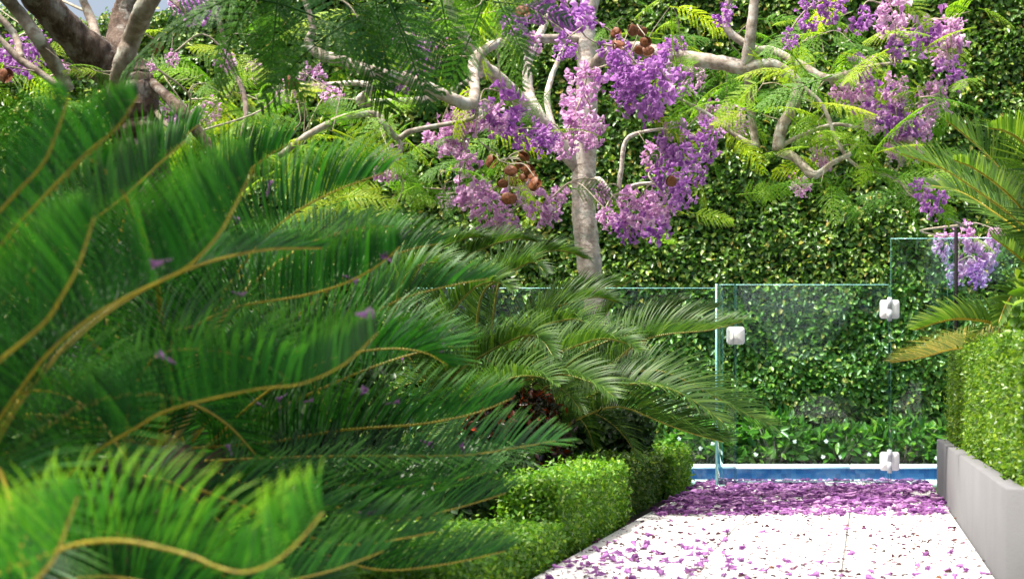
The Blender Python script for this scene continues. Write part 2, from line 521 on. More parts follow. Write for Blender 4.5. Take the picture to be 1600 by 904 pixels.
def vnoise(P, s, seed=0):
    """cheap smooth pseudo-noise from summed sines, about -1..1"""
    r = np.random.default_rng(seed)
    out = np.zeros(len(P))
    for k in range(7):
        d = unit(r.normal(size=3)) * s * r.uniform(0.6, 1.9)
        out += np.sin(P @ d + r.uniform(0, 6.28))
    return out / 3.2


def foliage_points(faces, n):
    """faces: list of (origin, u, v, normal, weight)"""
    area = np.array([np.linalg.norm(np.cross(f[1], f[2])) * f[4] for f in faces]); area /= area.sum()
    idx = rng.choice(len(faces), n, p=area)
    O = np.array([f[0] for f in faces], float)[idx]; U = np.array([f[1] for f in faces], float)[idx]
    Vv = np.array([f[2] for f in faces], float)[idx]; N = np.array([f[3] for f in faces], float)[idx]
    a = rng.random((n, 1)); b_ = rng.random((n, 1))
    return O + U * a + Vv * b_, N


def box_faces(lo, hi, w=(1, 1, 1, 1, 0.3)):
    x0, y0, z0 = lo; x1, y1, z1 = hi
    dx, dy, dz = x1 - x0, y1 - y0, z1 - z0
    return [((x0, y0, z1), (dx, 0, 0), (0, dy, 0), (0, 0, 1), w[0]),
            ((x0, y0, z0), (dx, 0, 0), (0, 0, dz), (0, -1, 0), w[1]),
            ((x1, y0, z0), (0, dy, 0), (0, 0, dz), (1, 0, 0), w[2]),
            ((x0, y0, z0), (0, dy, 0), (0, 0, dz), (-1, 0, 0), w[3]),
            ((x0, y1, z0), (dx, 0, 0), (0, 0, dz), (0, 1, 0), w[4])]


def hedge(name, lo, hi, label, n, llen, mat, cat='hedge', depth=0.05, lump=0.03, ls=6, rnd=0.04, w=(1, 1, 1, 1, 0.3), upb=0.35, group=None, shrink=0.06, core=None, spread=0.75, out=0.02, hw=0.27, tilt=0.0):
    """clipped hedge: a dark twiggy core and a shell of single leaves"""
    lo = np.array(lo, float); hi = np.array(hi, float)
    root = empty(name, ((lo[0] + hi[0]) / 2, (lo[1] + hi[1]) / 2, lo[2]), label, cat, group)
    P, N = foliage_points(box_faces(lo, hi, w), n)
    # round the edges
    c = (lo + hi) / 2; h = (hi - lo) / 2
    d = np.abs(P - c) - (h - rnd); d = np.maximum(d, 0)
    dl = np.linalg.norm(d, axis=1); k = dl > rnd
    s = np.ones(len(P)); s[k] = rnd / dl[k]
    P = c + np.sign(P - c) * (np.minimum(np.abs(P - c), h - rnd) + d * s[:, None])
    P[:, 2] = np.maximum(P[:, 2], lo[2] + 0.005)
    Nr = unit(N + np.sign(P - c) * d / max(rnd, 1e-3) * 0.8)
    off = lump * vnoise(P, ls, 3) - depth * rng.random(n) ** 1.7 + out * (rng.random(n) > 0.93) * rng.random(n) * 2
    P = P + Nr * off[:, None]
    Q = unit(Nr + np.array([0, 0, upb]) + rng.normal(size=(n, 3)) * spread)
    A = rng.normal(size=(n, 3)) + Nr * 0.5
    l = llen * rng.uniform(0.65, 1.3, n)
    V, q, t = leaf_array(P, Q, A, l, l * hw, hexa=llen > 0.03)
    if tilt: V[:, 2] -= tilt * np.clip((hi[1] - V[:, 1]) / (hi[1] - lo[1]), 0, 1) * np.clip((V[:, 2] - lo[2]) / (hi[2] - lo[2]), 0, 1)
    me = new_mesh('foliage', V, q, t)
    tag(obj('foliage', me, mat, root), kind='stuff')
    g = MB(); e = shrink
    g.box(lo + np.array([e, e, 0]), hi - e - np.array([0, 0, tilt]))
    obj('branches', g.mesh('branches'), core or M['twig_core'], root)
    return root


def lerp(a, b, t): return a + (b - a) * t


# tall hedge at the back: the height steps down at its left end
bx0, bx1, by = -9.0, 4.2, 13.62
HT = lambda x: np.where(x < -5.55, 3.66, 4.35) + 0.05 * np.sin(x * 5) + 0.03 * np.sin(x * 13)
root = empty('tall_hedge', ((bx0 + bx1) / 2, by + 0.4, 0), 'tall clipped leafy green hedge wall behind the pool', 'hedge')
n = 235000
P = np.stack([rng.uniform(bx0, bx1, n), np.full(n, by), np.zeros(n)], 1)
P[:, 2] = rng.random(n) * HT(P[:, 0])
off = 0.03 * vnoise(P, 3.2, 5) + 0.03 * vnoise(P, 11, 8)
P[:, 1] -= off - 0.10 * rng.random(n) ** 1.8
nt_ = 9000
Pt = np.stack([rng.uniform(bx0, bx1, nt_), by + rng.uniform(0, 0.8, nt_), np.zeros(nt_)], 1)
Pt[:, 2] = HT(Pt[:, 0]) - rng.random(nt_) * 0.12 + 0.05
P = np.concatenate([P, Pt]); n += nt_
Nr = np.tile(np.array([-0.12, -0.8, 0.62]), (n, 1))
Q = unit(Nr + rng.normal(size=(n, 3)) * 0.5)
A = rng.normal(size=(n, 3)) * 0.8 + np.array([0, -0.2, -0.35])
l = 0.052 * rng.uniform(0.6, 1.3, n)
V, q, t = leaf_array(P, Q, A, l, l * 0.27, fold=0.35)
tag(obj('foliage', new_mesh('foliage', V, q), M['hedge_leaf'], root), kind='stuff')
g = MB()
g.box((bx0, by + 0.13, 0), (-5.6, by + 0.8, 3.6)); g.box((-5.6, by + 0.132, 0), (bx1, by + 0.8, 4.28))
obj('branches', g.mesh('branches'), M['twig_core'], root)

# low flowering shrubs in front of the hedge's foot
SHR = [(-1.62, 0.62, 0.30, 'low glossy shrub with white flowers behind the farthest hedge block and the glass edge'),
       (-1.08, 0.66, 0.36, 'low glossy shrub with white flowers seen through the latch side of the gate'),
       (-0.52, 0.62, 0.28, 'low glossy shrub with white flowers seen through the middle of the gate'),
       (-0.02, 0.60, 0.33, 'low glossy shrub with white flowers behind the lower gate hinge'),
       (0.46, 0.62, 0.30, 'low glossy shrub with white flowers beside the far end of the grey planter')]
for gx, wd, hgt, lab in SHR:
    cx = gx + wd / 2
    r = empty('flowering_shrub', (cx, 13.47, 0), lab, 'shrub', 'low white-flowered shrubs at the foot of the tall hedge')
    n = 420
    d = unit(rng.normal(size=(n, 3)) * np.array([1, 0.5, 1])); d[:, 2] = np.abs(d[:, 2])
    P = np.array([cx, 13.47, 0.03]) + d * np.array([wd * 0.58, 0.14, hgt]) * (rng.random((n, 1)) ** 0.35)
    A = d + rng.normal(size=(n, 3)) * 0.5 + np.array([0, -0.35, 0.2])
    Q = unit(rng.normal(size=(n, 3)) + np.array([0, -0.6, 0.9]))
    l = rng.uniform(0.07, 0.13, n)
    V, q, t = leaf_array(P, Q, A, l, l * 0.19, fold=0.4)
    tag(obj('foliage', new_mesh('foliage', V, q), M['garden_leaf'], r), kind='stuff')
    g = MB()
    for k in range(6):
        a = random.uniform(-0.2, 0.2)
        g.tube([(cx + a * 0.3, 13.47, -0.02), (cx + a, 13.45, hgt * 0.5), (cx + a * 1.6, 13.43, hgt * 0.85)], [0.008, 0.006, 0.003], 5)
    obj('stem', g.mesh('stem'), M['twig'], r)
    for k in range(random.randint(1, 3)):
        c = np.array([cx + random.uniform(-wd / 2, wd / 2), 13.32 - random.uniform(0, 0.03), random.uniform(0.05, hgt * 0.9)])
        np_ = 5
        a = np.arange(np_) * 2 * math.pi / np_ + random.random() + rng.normal(size=np_) * 0.25
        A = np.stack([np.cos(a), np.full(np_, -0.35), np.sin(a)], 1)
        V, q, t = leaf_array(np.tile(c, (np_, 1)), np.tile([0.1, -1, 0.25], (np_, 1)) + rng.normal(size=(np_, 3)) * .2, A, 0.02, 0.008)
        obj('flower', new_mesh('flower', V, q), M['white_flower'], r)

# unseen hedge added behind the viewpoint to darken glass reflections and cut sky light
hedge('added_hedge', (-9.0, -5.2, 0.0), (8.0, -4.4, 6.5), 'unseen tall hedge added behind the viewpoint to darken the glass reflections', 26000, 0.15, M['hedge_leaf'], depth=0.2, lump=0.1, ls=2, rnd=0.1, w=(0.6, 0.1, 0.3, 0.3, 1.0), shrink=0.2)

# ------------------------------------------------------------------ glass pool fence
GD = 10.26


def pane_mesh(w, h, t=0.012, b=0.003, free=False):
    """glass sheet with a polished arris all round"""
    g = MB()
    def rect(y, i): return [(i, y, i), (w - i, y, i), (w - i, y, h - i), (i, y, h - i)]
    v = rect(0, b) + rect(b * 0.6, 0) + rect(t - b * 0.6, 0) + rect(t, b)
    q = [(0, 1, 2, 3), (15, 14, 13, 12)]
    for l_ in (0, 4, 8):
        for k in range(4):
            q.append((l_ + (k + 1) % 4, l_ + k, l_ + 4 + k, l_ + 4 + (k + 1) % 4))
    g.add(v, q)
    me = g.mesh('pane')
    me.materials.append(M['glass']); me.materials.append(M['glass_edge']); me.materials.append(M['glass_seam'])
    for pl in me.polygons:
        if pl.index > 1: pl.material_index = 1 if (free or abs(pl.normal.z) > 0.4) else 2
    return me


def rounded_plate(w, h, t, r):
    g = MB(); pts = []
    for (cx, cz, a0) in ((w / 2 - r, h / 2 - r, 0), (-w / 2 + r, h / 2 - r, 90), (-w / 2 + r, -h / 2 + r, 180), (w / 2 - r, -h / 2 + r, 270)):
        for k in range(5):
            a = R(a0 + k * 22.5); pts.append((cx + math.cos(a) * r, cz + math.sin(a) * r))
    m_ = len(pts); b = 0.002
    rings = []
    for y, s in ((0, 1), (-t + b, 1), (-t, 0.98)):
        rings += [(x * s, y, z * s) for x, z in pts]
    q = []
    for l_ in range(2):
        for k in range(m_):
            q.append((l_ * m_ + k, l_ * m_ + (k + 1) % m_, (l_ + 1) * m_ + (k + 1) % m_, (l_ + 1) * m_ + k))
    rings += [(0, -t, 0), (0, 0, 0)]
    tt = [(2 * m_ + k, 2 * m_ + (k + 1) % m_, 3 * m_) for k in range(m_)] + [((k + 1) % m_, k, 3 * m_ + 1) for k in range(m_)]
    g.add(rings, q, tt)
    return g.mesh('plate')


def fence_panel(name, xa, xb, D, ztop, z0, label, rotz=0, cat='glass panel', group='panels of the frameless glass fence'):
    X0, X1 = (xa - VX) * D / F, (xb - VX) * D / F
    r = empty(name, (X0, D, z0), label, cat, group)
    o = obj('pane', pane_mesh(X1 - X0, ztop - z0), None, r, (X0, D, z0))
    return r, X0, X1


ZT = CAMZ + 164 * GD / F
gate, gx0, gx1 = fence_panel('glass_gate', 1149.5, 1388.5, GD, ZT, 0.03, 'clear frameless glass gate with white latch and hinges at the path end', cat='gate', group=None)


def hinge(px, py, name_label):
    c = W(px, py, GD)
    obj('hinge_plate', rounded_plate(0.122, 0.116, 0.010, 0.018), M['white_metal'], gate, (c[0], GD - 0.001, c[2]))
    g = MB()
    g.tube([(c[0], GD - 0.014, c[2] - 0.072), (c[0], GD - 0.014, c[2] - 0.002)], [0.0145, 0.0145], 14)
    g.tube([(c[0], GD - 0.014, c[2] + 0.002), (c[0], GD - 0.014, c[2] + 0.072)], [0.0145, 0.0145], 14)
    obj('hinge_barrel', g.mesh('hinge_barrel'), M['steel'], gate)


hinge(1390, 483, ''); hinge(1390, 720, '')
c = W(1148.5, 524, GD)
obj('latch_plate', rounded_plate(0.112, 0.108, 0.014, 0.018), M['white_metal'], gate, (c[0] + 0.004, GD - 0.001, c[2]))
g = MB(); g.box((c[0] - 0.011, GD - 0.0165, c[2] - 0.052), (c[0] - 0.008, GD - 0.0145, c[2] + 0.052))
obj('latch_seam', g.mesh('latch_seam'), M['steel'], gate)
fence_panel('pool_fence', 1124, 1147.5, GD, ZT, 0.0, 'narrow clear glass panel between the gate latch and the glass return')
rp = empty('pool_fence', (W(1122, 608, GD)[0], GD - 0.06, 0), 'bright-edged glass return panel standing end-on beside the narrow panel', 'glass panel', 'panels of the frameless glass fence')
o = obj('pane', pane_mesh(0.40, ZT, free=True), None, rp, (W(1122, 608, GD)[0], GD - 0.06, 0)); o.rotation_euler = (0, 0, R(90))
fence_panel('pool_fence', 640, 1123, 10.57, 1.245, 0.0, 'long clear glass panel behind the cycad and the pale tree trunk')
ZT2 = CAMZ + 236 * GD / F
fence_panel('pool_fence', 1391.5, 1490, GD, ZT2, 0.0, 'taller clear glass panel carrying the gate hinges')
fence_panel('pool_fence', 1480, 1720, 10.36, CAMZ + 237 * 10.36 / F, 0.0, 'tall clear glass panel right of the black post behind the planter')
c = W(1494, 345, 10.23)
g = MB(); g.box((c[0] - 0.011, 10.222, 0.0), (c[0] + 0.011, 10.25, c[2])); g.box((c[0] - 0.035, 10.20, -0.005), (c[0] + 0.035, 10.252, 0.008))
pr = obj('fence_post', g.mesh('fence_post'), M['black_metal'])
tag(pr, 'thin black metal post between the tall glass panels', 'post')

# ------------------------------------------------------------------ planter and hedge on it
PL = (0.407, 4.9, 2.6, 9.72)
g = MB(); zt = 0.31; th = 0.055
x0, y0, x1, y1 = PL
bv = 0.006
g = MB()
outer = [(x0, y0), (x1, y0), (x1, y1), (x0, y1)]
inner = [(x0 + th, y0 + th), (x1 - th, y0 + th), (x1 - th, y1 - th), (x0 + th, y1 - th)]
v = [(x, y, -0.02) for x, y in outer] + [(x, y, zt - bv) for x, y in outer] + \
    [(x + bv * (1 if x == x0 else -1), y + bv * (1 if y == y0 else -1), zt) for x, y in outer] + \
    [(x, y, zt) for x, y in inner] + [(x, y, 0.0) for x, y in inner]
q = []
for l_ in range(4):
    for k in range(4):
        q.append((l_ * 4 + k, l_ * 4 + (k + 1) % 4, (l_ + 1) * 4 + (k + 1) % 4, (l_ + 1) * 4 + k))
g.add(v, q)
pl = empty('planter', (x0, y0, 0), 'low grey rendered concrete planter wall along the white path', 'planter')
obj('planter_wall', g.mesh('planter_wall'), M['concrete'], pl)
g = MB(); g.add([(x0 + th, y0 + th, zt - 0.05), (x1 - th, y0 + th, zt - 0.05), (x1 - th, y1 - th, zt - 0.05), (x0 + th, y1 - th, zt - 0.05)], [(0, 1, 2, 3)])
obj('potting_soil', g.mesh('potting_soil'), M['soil'], pl)

hedge('box_hedge', (0.475, 5.02, 0.27), (1.25, 9.6, 0.845), 'bright green clipped hedge growing in the grey planter', 125000, 0.023, M['lime_leaf'], tilt=0.075, depth=0.065, lump=0.012, ls=8, rnd=0.025, w=(1, 0.35, 1, 0, 0)[:3] + (1.5, 0.6), upb=0.3)

# ------------------------------------------------------------------ clipped hedges left of the path
HX = PX0 - 0.03
hedge('box_hedge', (-2.2, 4.3, -0.01), (HX + 0.01, 5.86, 0.135), 'lowest clipped hedge block at the near edge of the path', 52000, 0.020, M['box_leaf'], hw=0.3, depth=0.045, lump=0.008, rnd=0.022, ls=9, group='stepped hedge blocks')
hedge('box_hedge', (-1.30, 5.9, -0.01), (HX, 7.5, 0.272), 'bright green clipped hedge block in the middle of the stepped row', 46000, 0.020, M['box_leaf'], hw=0.3, depth=0.045, lump=0.008, rnd=0.022, ls=9, group='stepped hedge blocks')
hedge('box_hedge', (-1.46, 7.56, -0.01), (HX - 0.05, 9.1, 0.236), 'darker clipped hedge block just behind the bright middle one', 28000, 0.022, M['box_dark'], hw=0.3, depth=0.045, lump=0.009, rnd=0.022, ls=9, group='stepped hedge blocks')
hedge('box_hedge', (-1.85, 9.14, -0.01), (HX + 0.01, 10.12, 0.245), 'farthest clipped hedge block against the glass fence edge', 26000, 0.024, M['box_leaf'], hw=0.3, depth=0.045, lump=0.009, rnd=0.022, ls=9, group='stepped hedge blocks')
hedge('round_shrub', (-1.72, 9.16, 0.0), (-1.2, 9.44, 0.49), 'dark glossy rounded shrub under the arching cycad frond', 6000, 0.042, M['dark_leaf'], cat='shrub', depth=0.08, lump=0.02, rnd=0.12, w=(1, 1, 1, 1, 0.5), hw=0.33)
hedge('red_shrub', (-1.86, 7.62, 0.0), (-1.49, 8.1, 0.56), 'dark shrub with red young leaves beside the cycad', 5200, 0.042, M['red_leaf'], cat='shrub', depth=0.12, lump=0.04, rnd=0.12, spread=0.9, out=0.05)


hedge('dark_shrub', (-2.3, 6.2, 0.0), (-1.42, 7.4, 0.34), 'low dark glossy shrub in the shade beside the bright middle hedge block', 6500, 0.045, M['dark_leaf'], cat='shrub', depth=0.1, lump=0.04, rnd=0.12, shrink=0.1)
hedge('dark_filler_bush', (-4.6, 6.6, 0.0), (-2.15, 7.3, 0.80), 'dark filler bush added to blacken the gaps behind the near cycads', 9000, 0.07, M['dark_leaf'], cat='bush', depth=0.2, lump=0.08, ls=4, rnd=0.2, w=(1, 1, 0.6, 0.2, 0.2), shrink=0.15)  # dark mass added so gaps between the fronds read as deep shade


# ------------------------------------------------------------------ cycads
def frond_mesh(P, L, spacing=0.009, width=0.0065, V0=55, up=(0, -0.3, 1), s0=0.06, curl=0.25, droop=0.12, seg=5, alpha=(72, 28), seed=1, tipshort=0.72):
    """leaflets in two rows along the rachis P; returns the mesh of the leaflets"""
    r = np.random.default_rng(seed)
    fine = catmull(P, 240)
    dl = np.concatenate([[0], np.cumsum(np.linalg.norm(np.diff(fine, axis=0), axis=1))])
    n = max(12, int(dl[-1] * (1 - s0) / spacing))
    s = np.linspace(s0, 0.995, n)
    C = np.stack([np.interp(s * dl[-1], dl, fine[:, k]) for k in range(3)], 1)
    T = unit(np.gradient(C, axis=0))
    up = np.asarray(up, float)
    N = unit(up - T * (T @ up)[:, None])
    B = np.cross(T, N)
    prof = (0.55 + 0.45 * np.clip((s - s0) / 0.22, 0, 1)) * (1 - tipshort * np.clip((s - 0.5) / 0.5, 0, 1) ** 2.4)
    al = np.radians(alpha[0] + (alpha[1] - alpha[0]) * s ** 1.6)
    Vv = np.radians(V0 + 12 * s)
    t = np.linspace(0, 1, seg + 1)
    wp = np.interp(t, [0, 0.12, 0.5, 0.85, 1], [0.55, 1, 1, 0.6, 0.06])
    verts = []
    for side in (-1, 1):
        jit = r.normal(size=n) * 0.05
        a_ = al + jit * 0.7
        d0 = np.cos(a_)[:, None] * T + np.sin(a_)[:, None] * (np.cos(Vv + jit)[:, None] * side * B + np.sin(Vv + jit)[:, None] * N)
        Ls = (L * prof * r.uniform(0.9, 1.06, n))[:, None]
        outw = side * B * 0.7 - N * 0.4
        cr = (curl * r.uniform(0.6, 1.5, n))[:, None]
        pts = []
        for tk in t:
            pts.append(C + Ls * (tk * d0 + cr * tk ** 2.6 * (outw + T * 0.45) + np.array([0, 0, -droop]) * tk ** 2))
        pts = np.stack(pts, 1)                                   # n, seg+1, 3
        tang = unit(np.gradient(pts, axis=1))
        wd = T[:, None, :] - tang * (tang * T[:, None, :]).sum(2)[..., None]
        wd = unit(wd) * (width * 0.5 * wp)[None, :, None]
        verts.append(np.stack([pts - wd, pts + wd], 2))           # n, seg+1, 2, 3
    Vt = np.stack(verts, 0).reshape(-1, 3)
    m_ = 2 * n
    base = (np.arange(m_) * (seg + 1) * 2)[:, None, None]
    k = (np.arange(seg) * 2)[None, :, None]
    q = (base + k + np.array([0, 1, 3, 2])[None, None, :]).reshape(-1, 4)
    me = new_mesh('frond', Vt, q)
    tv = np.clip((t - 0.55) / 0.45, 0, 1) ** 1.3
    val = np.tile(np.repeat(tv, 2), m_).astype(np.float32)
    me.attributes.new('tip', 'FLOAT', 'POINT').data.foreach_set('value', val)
    return me


def rachis_mesh(P, r0, r1):
    g = MB()
    pts = catmull(P, 40)
    g.tube(pts, np.linspace(r0, r1, 40), 7)
    return g.mesh('rachis', True)


def pxcurve(pts, D0, D1, bulge=0.0):
    n = len(pts)
    out = []
    for k, p_ in enumerate(pts):
        t = k / (n - 1)
        D = lerp(D0, D1, t) + bulge * math.sin(math.pi * t)
        out.append(W(p_[0], p_[1], D))
    return np.array(out)


seedc = [100]


def add_frond(root, P, L, mat, rmat, r0=0.009, r1=0.0025, **kw):
    seedc[0] += 1
    me = frond_mesh(P, L, seed=seedc[0], **kw)
    o = obj('frond', me, mat, root)
    rr = obj('rachis', rachis_mesh(P, r0, r1), rmat, o)
    return o


GEN = {}


def generic_fronds(key, L, length, spacing, width, mat, rmat, variants=((70, 1.3), (45, 1.6), (25, 1.5)), V0=42, r0=0.009):
    """fronds in local axes: grow along +X, arch up then over"""
    out = []
    for k, (el, bend) in enumerate(variants):
        a = R(el); p_ = np.zeros(3); pts = [p_.copy()]
        for j in range(8):
            p_ = p_ + np.array([math.cos(a), 0.02 * math.sin(j + k), math.sin(a)]) * length / 8
            pts.append(p_.copy()); a -= bend / 8
        pts = np.array(pts)
        me = frond_mesh(pts, L, spacing=spacing, width=width, up=(-0.25, 0, 1), V0=V0, seed=k + 50, seg=4)
        me.materials.append(mat)
        rm = rachis_mesh(pts, r0, r0 * 0.3); rm.materials.append(rmat)
        out.append((me, rm))
    GEN[key] = out


def place_generic(root, key, centre, az, var, scale=1.0, tilt=0.0):
    me, rm = GEN[key][var]
    o = bpy.data.objects.new('frond', me); col.objects.link(o)
    o.parent = root
    o.location = Vector(centre) - root.location
    o.rotation_euler = Euler((R(random.uniform(-12, 12)), R(tilt), R(az)), 'XYZ')
    o.scale = (scale,) * 3
    rr = bpy.data.objects.new('rachis', rm); col.objects.link(rr); rr.parent = o
    return o


def caudex(root, c, rad, z0=-0.02):
    g = MB()
    zs = np.linspace(z0, c[2] + 0.04, 10)
    rr = rad * (1 + 0.1 * np.sin(np.arange(10) * 2.1)); rr[-1] *= 0.5; rr[-2] *= 0.85
    g.tube([(c[0], c[1], z) for z in zs], rr, 14, 0.06)
    # persistent leaf bases spiralling round the stem
    nb = 70
    a = np.arange(nb) * 2.39996; z = np.linspace(z0 + 0.03, c[2], nb)
    for k in range(nb):
        d = np.array([math.cos(a[k]), math.sin(a[k]), 0.0])
        p0 = np.array([c[0], c[1], z[k]]) + d * rad * 0.9
        g.tube([p0, p0 + d * rad * 0.25 + np.array([0, 0, 0.03])], [0.02, 0.012], 5)
    obj('stem', g.mesh('stem'), M['caudex'], root)


# -- near cycad at the left edge (blurred)
c1 = W(-120, 760, 2.9)
cy1 = empty('cycad', (c1[0], c1[1], 0), 'large near cycad with long soft blurred fronds filling the left edge', 'cycad', 'cycads')
caudex(cy1, c1, 0.13)
NM, NR = M['cycad_near'], M['rachis']
near = [
    # points on the photograph, depth start, end, leaflet length, options
    ([(-90, 640), (0, 562), (67, 506), (95, 465), (122, 415), (147, 340)], 2.5, 2.25, 0.16, dict(V0=64, up=(-0.55, -0.2, 1))),
    ([(-60, 740), (37, 600), (84, 543), (148, 492), (209, 458), (280, 425), (310, 402), (341, 367), (368, 320), (396, 262)], 2.75, 2.5, 0.215, dict(V0=66, up=(-0.42, -0.25, 1))),
    ([(-110, 440), (-40, 372), (27, 300), (67, 256), (88, 209), (108, 150)], 2.7, 2.5, 0.13, dict(V0=55, up=(-0.8, -0.2, 1))),
    ([(-90, 520), (0, 385), (71, 305), (135, 240), (182, 200), (216, 150)], 2.8, 2.6, 0.14, dict(V0=55, up=(-0.8, -0.25, 1))),
    ([(-40, 900), (60, 790), (120, 730), (162, 697), (209, 670), (256, 643), (324, 624), (405, 607), (472, 599), (540, 567), (590, 520)], 2.9, 2.7, 0.20, dict(V0=62, up=(-0.3, -0.3, 1))),
    ([(-70, 930), (0, 895), (74, 866), (118, 850), (162, 844), (202, 845), (253, 855), (304, 869), (337, 884), (378, 893), (420, 882), (462, 850), (505, 800)], 2.15, 2.05, 0.153, dict(V0=72, up=(-0.05, -0.15, 1), alpha=(92, 52), curl=0.16, tipshort=0.5)),
    ([(-100, 1010), (-40, 960), (10, 930), (50, 910), (85, 870), (105, 820), (122, 775)], 2.0, 1.95, 0.13, dict(V0=62, up=(-0.5, -0.2, 1))),
    ([(-100, 960), (-60, 930), (-20, 905), (15, 880), (40, 840), (52, 800)], 2.3, 2.25, 0.13, dict(V0=62, up=(-0.6, -0.2, 1))),
    ([(-100, 700), (-20, 640), (60, 610), (140, 640), (200, 720)], 3.2, 3.0, 0.2, dict(V0=50)),
    ([(-100, 640), (0, 480), (100, 380), (190, 310), (250, 255), (290, 220)], 3.1, 3.2, 0.17, dict(V0=60, up=(-0.6, -0.3, 1))),
    ([(-60, 960), (60, 915), (160, 900), (260, 915), (360, 940), (440, 935)], 2.7, 2.6, 0.16, dict(V0=62, up=(0, -0.3, 1))),
    ([(-60, 900), (60, 850), (150, 830), (250, 850), (330, 890), (400, 920)], 2.9, 2.9, 0.17, dict(V0=60, up=(0, -0.3, 1))),
    ([(60, 960), (200, 930), (320, 925), (430, 910), (520, 890), (600, 860)], 2.9, 3.0, 0.17, dict(V0=58, up=(-0.1, -0.3, 1))),
    ([(-100, 560), (-20, 430), (60, 330), (120, 260), (160, 225)], 3.3, 3.3, 0.15, dict(V0=60, up=(-0.6, -0.3, 1))),
]
for pts, D0, D1, L, kw in near:
    add_frond(cy1, pxcurve(pts, D0, D1), L, M['cycad_sunlit'] if L < 0.155 and D0 < 2.4 else NM, NR, r0=0.0032, r1=0.0012, spacing=0.0070 if L > 0.155 or D0 > 2.4 else 0.0095, width=0.0042, **{'curl': 0.10, 'alpha': (84, 42), **kw})
generic_fronds('near', 0.2, 1.1, 0.010, 0.006, NM, NR)
for k in range(9):
    place_generic(cy1, 'near', c1 + np.array([0, 0.15, -0.05]), 40 + k * 33, k % 3, random.uniform(0.8, 1.0))

# -- second near cycad, its fronds sweep right over the low hedge
c2 = W(250, 720, 4.2)
cy2 = empty('cycad', (c2[0], c2[1], 0), 'broad green cycad whose fronds sweep right over the lowest hedge block', 'cycad', 'cycads')
caudex(cy2, c2, 0.15)
near2 = [
    ([(270, 640), (270, 529), (304, 509), (371, 479), (472, 462), (540, 442), (590, 415), (625, 385)], 4.0, 3.7, 0.26, dict(V0=58, up=(-0.3, -0.3, 1))),
    ([(300, 680), (400, 590), (500, 530), (577, 492), (631, 465), (709, 445), (763, 435)], 4.3, 4.4, 0.22, dict(V0=52, up=(-0.25, -0.35, 1))),
    ([(300, 700), (420, 690), (530, 672), (648, 663), (699, 655), (749, 643), (800, 622)], 4.2, 4.3, 0.23, dict(V0=56, up=(-0.2, -0.3, 1))),
    ([(320, 720), (430, 715), (540, 712), (648, 712), (732, 710), (800, 700), (868, 688)], 4.1, 4.4, 0.23, dict(V0=30, up=(-0.1, -0.6, 1))),
    ([(340, 740), (430, 770), (530, 793), (581, 805), (631, 813), (682, 801), (732, 788), (790, 770)], 3.9, 4.2, 0.22, dict(V0=58, up=(-0.15, -0.3, 1))),
    ([(340, 760), (430, 830), (520, 870), (600, 890), (700, 880), (790, 860)], 3.7, 4.0, 0.2, dict(V0=55, up=(-0.1, -0.3, 1))),
    ([(280, 680), (330, 500), (390, 400), (450, 340), (520, 300), (600, 270)], 4.3, 4.3, 0.27, dict(V0=56, up=(-0.5, -0.3, 1))),
    ([(260, 680), (260, 480), (300, 370), (350, 300), (410, 250), (450, 225)], 4.4, 4.4, 0.27, dict(V0=56, up=(-0.7, -0.3, 1))),
    ([(230, 680), (180, 480), (190, 360), (220, 290), (270, 230), (310, 195)], 4.4, 4.5, 0.25, dict(V0=56, up=(-0.9, -0.3, 1))),
    ([(300, 690), (400, 560), (480, 480), (560, 420), (640, 390), (690, 380)], 4.6, 4.7, 0.25, dict(V0=50, up=(-0.4, -0.3, 1))),
    ([(320, 700), (430, 640), (540, 590), (620, 560), (680, 545), (725, 540)], 4.5, 4.6, 0.25, dict(V0=52, up=(-0.3, -0.3, 1))),
    ([(320, 700), (420, 610), (520, 560), (600, 545), (660, 550), (700, 570)], 4.2, 4.2, 0.24, dict(V0=56, up=(-0.2, -0.3, 1))),
    ([(320, 730), (420, 745), (520, 755), (620, 760), (700, 752), (770, 735)], 4.3, 4.5, 0.24, dict(V0=40, up=(-0.1, -0.5, 1))),
    ([(300, 760), (380, 790), (460, 830), (540, 850), (620, 842), (680, 830)], 3.5, 3.7, 0.2, dict(V0=56, up=(-0.1, -0.3, 1))),
    ([(200, 740), (280, 760), (380, 850), (450, 900), (520, 930)], 3.6, 3.5, 0.2, dict(V0=40, up=(0, -0.4, 1))),
    ([(200, 740), (200, 640), (240, 560), (310, 545), (390, 560), (450, 590)], 3.6, 3.3, 0.2, dict(V0=50, up=(-0.2, -0.4, 1))),
]
for pts, D0, D1, L, kw in near2:
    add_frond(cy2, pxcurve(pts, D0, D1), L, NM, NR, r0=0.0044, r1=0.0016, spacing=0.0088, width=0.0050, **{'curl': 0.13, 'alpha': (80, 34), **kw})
for k in range(10):
    place_generic(cy2, 'near', c2, 60 + k * 24, k % 3, random.uniform(0.95, 1.2))

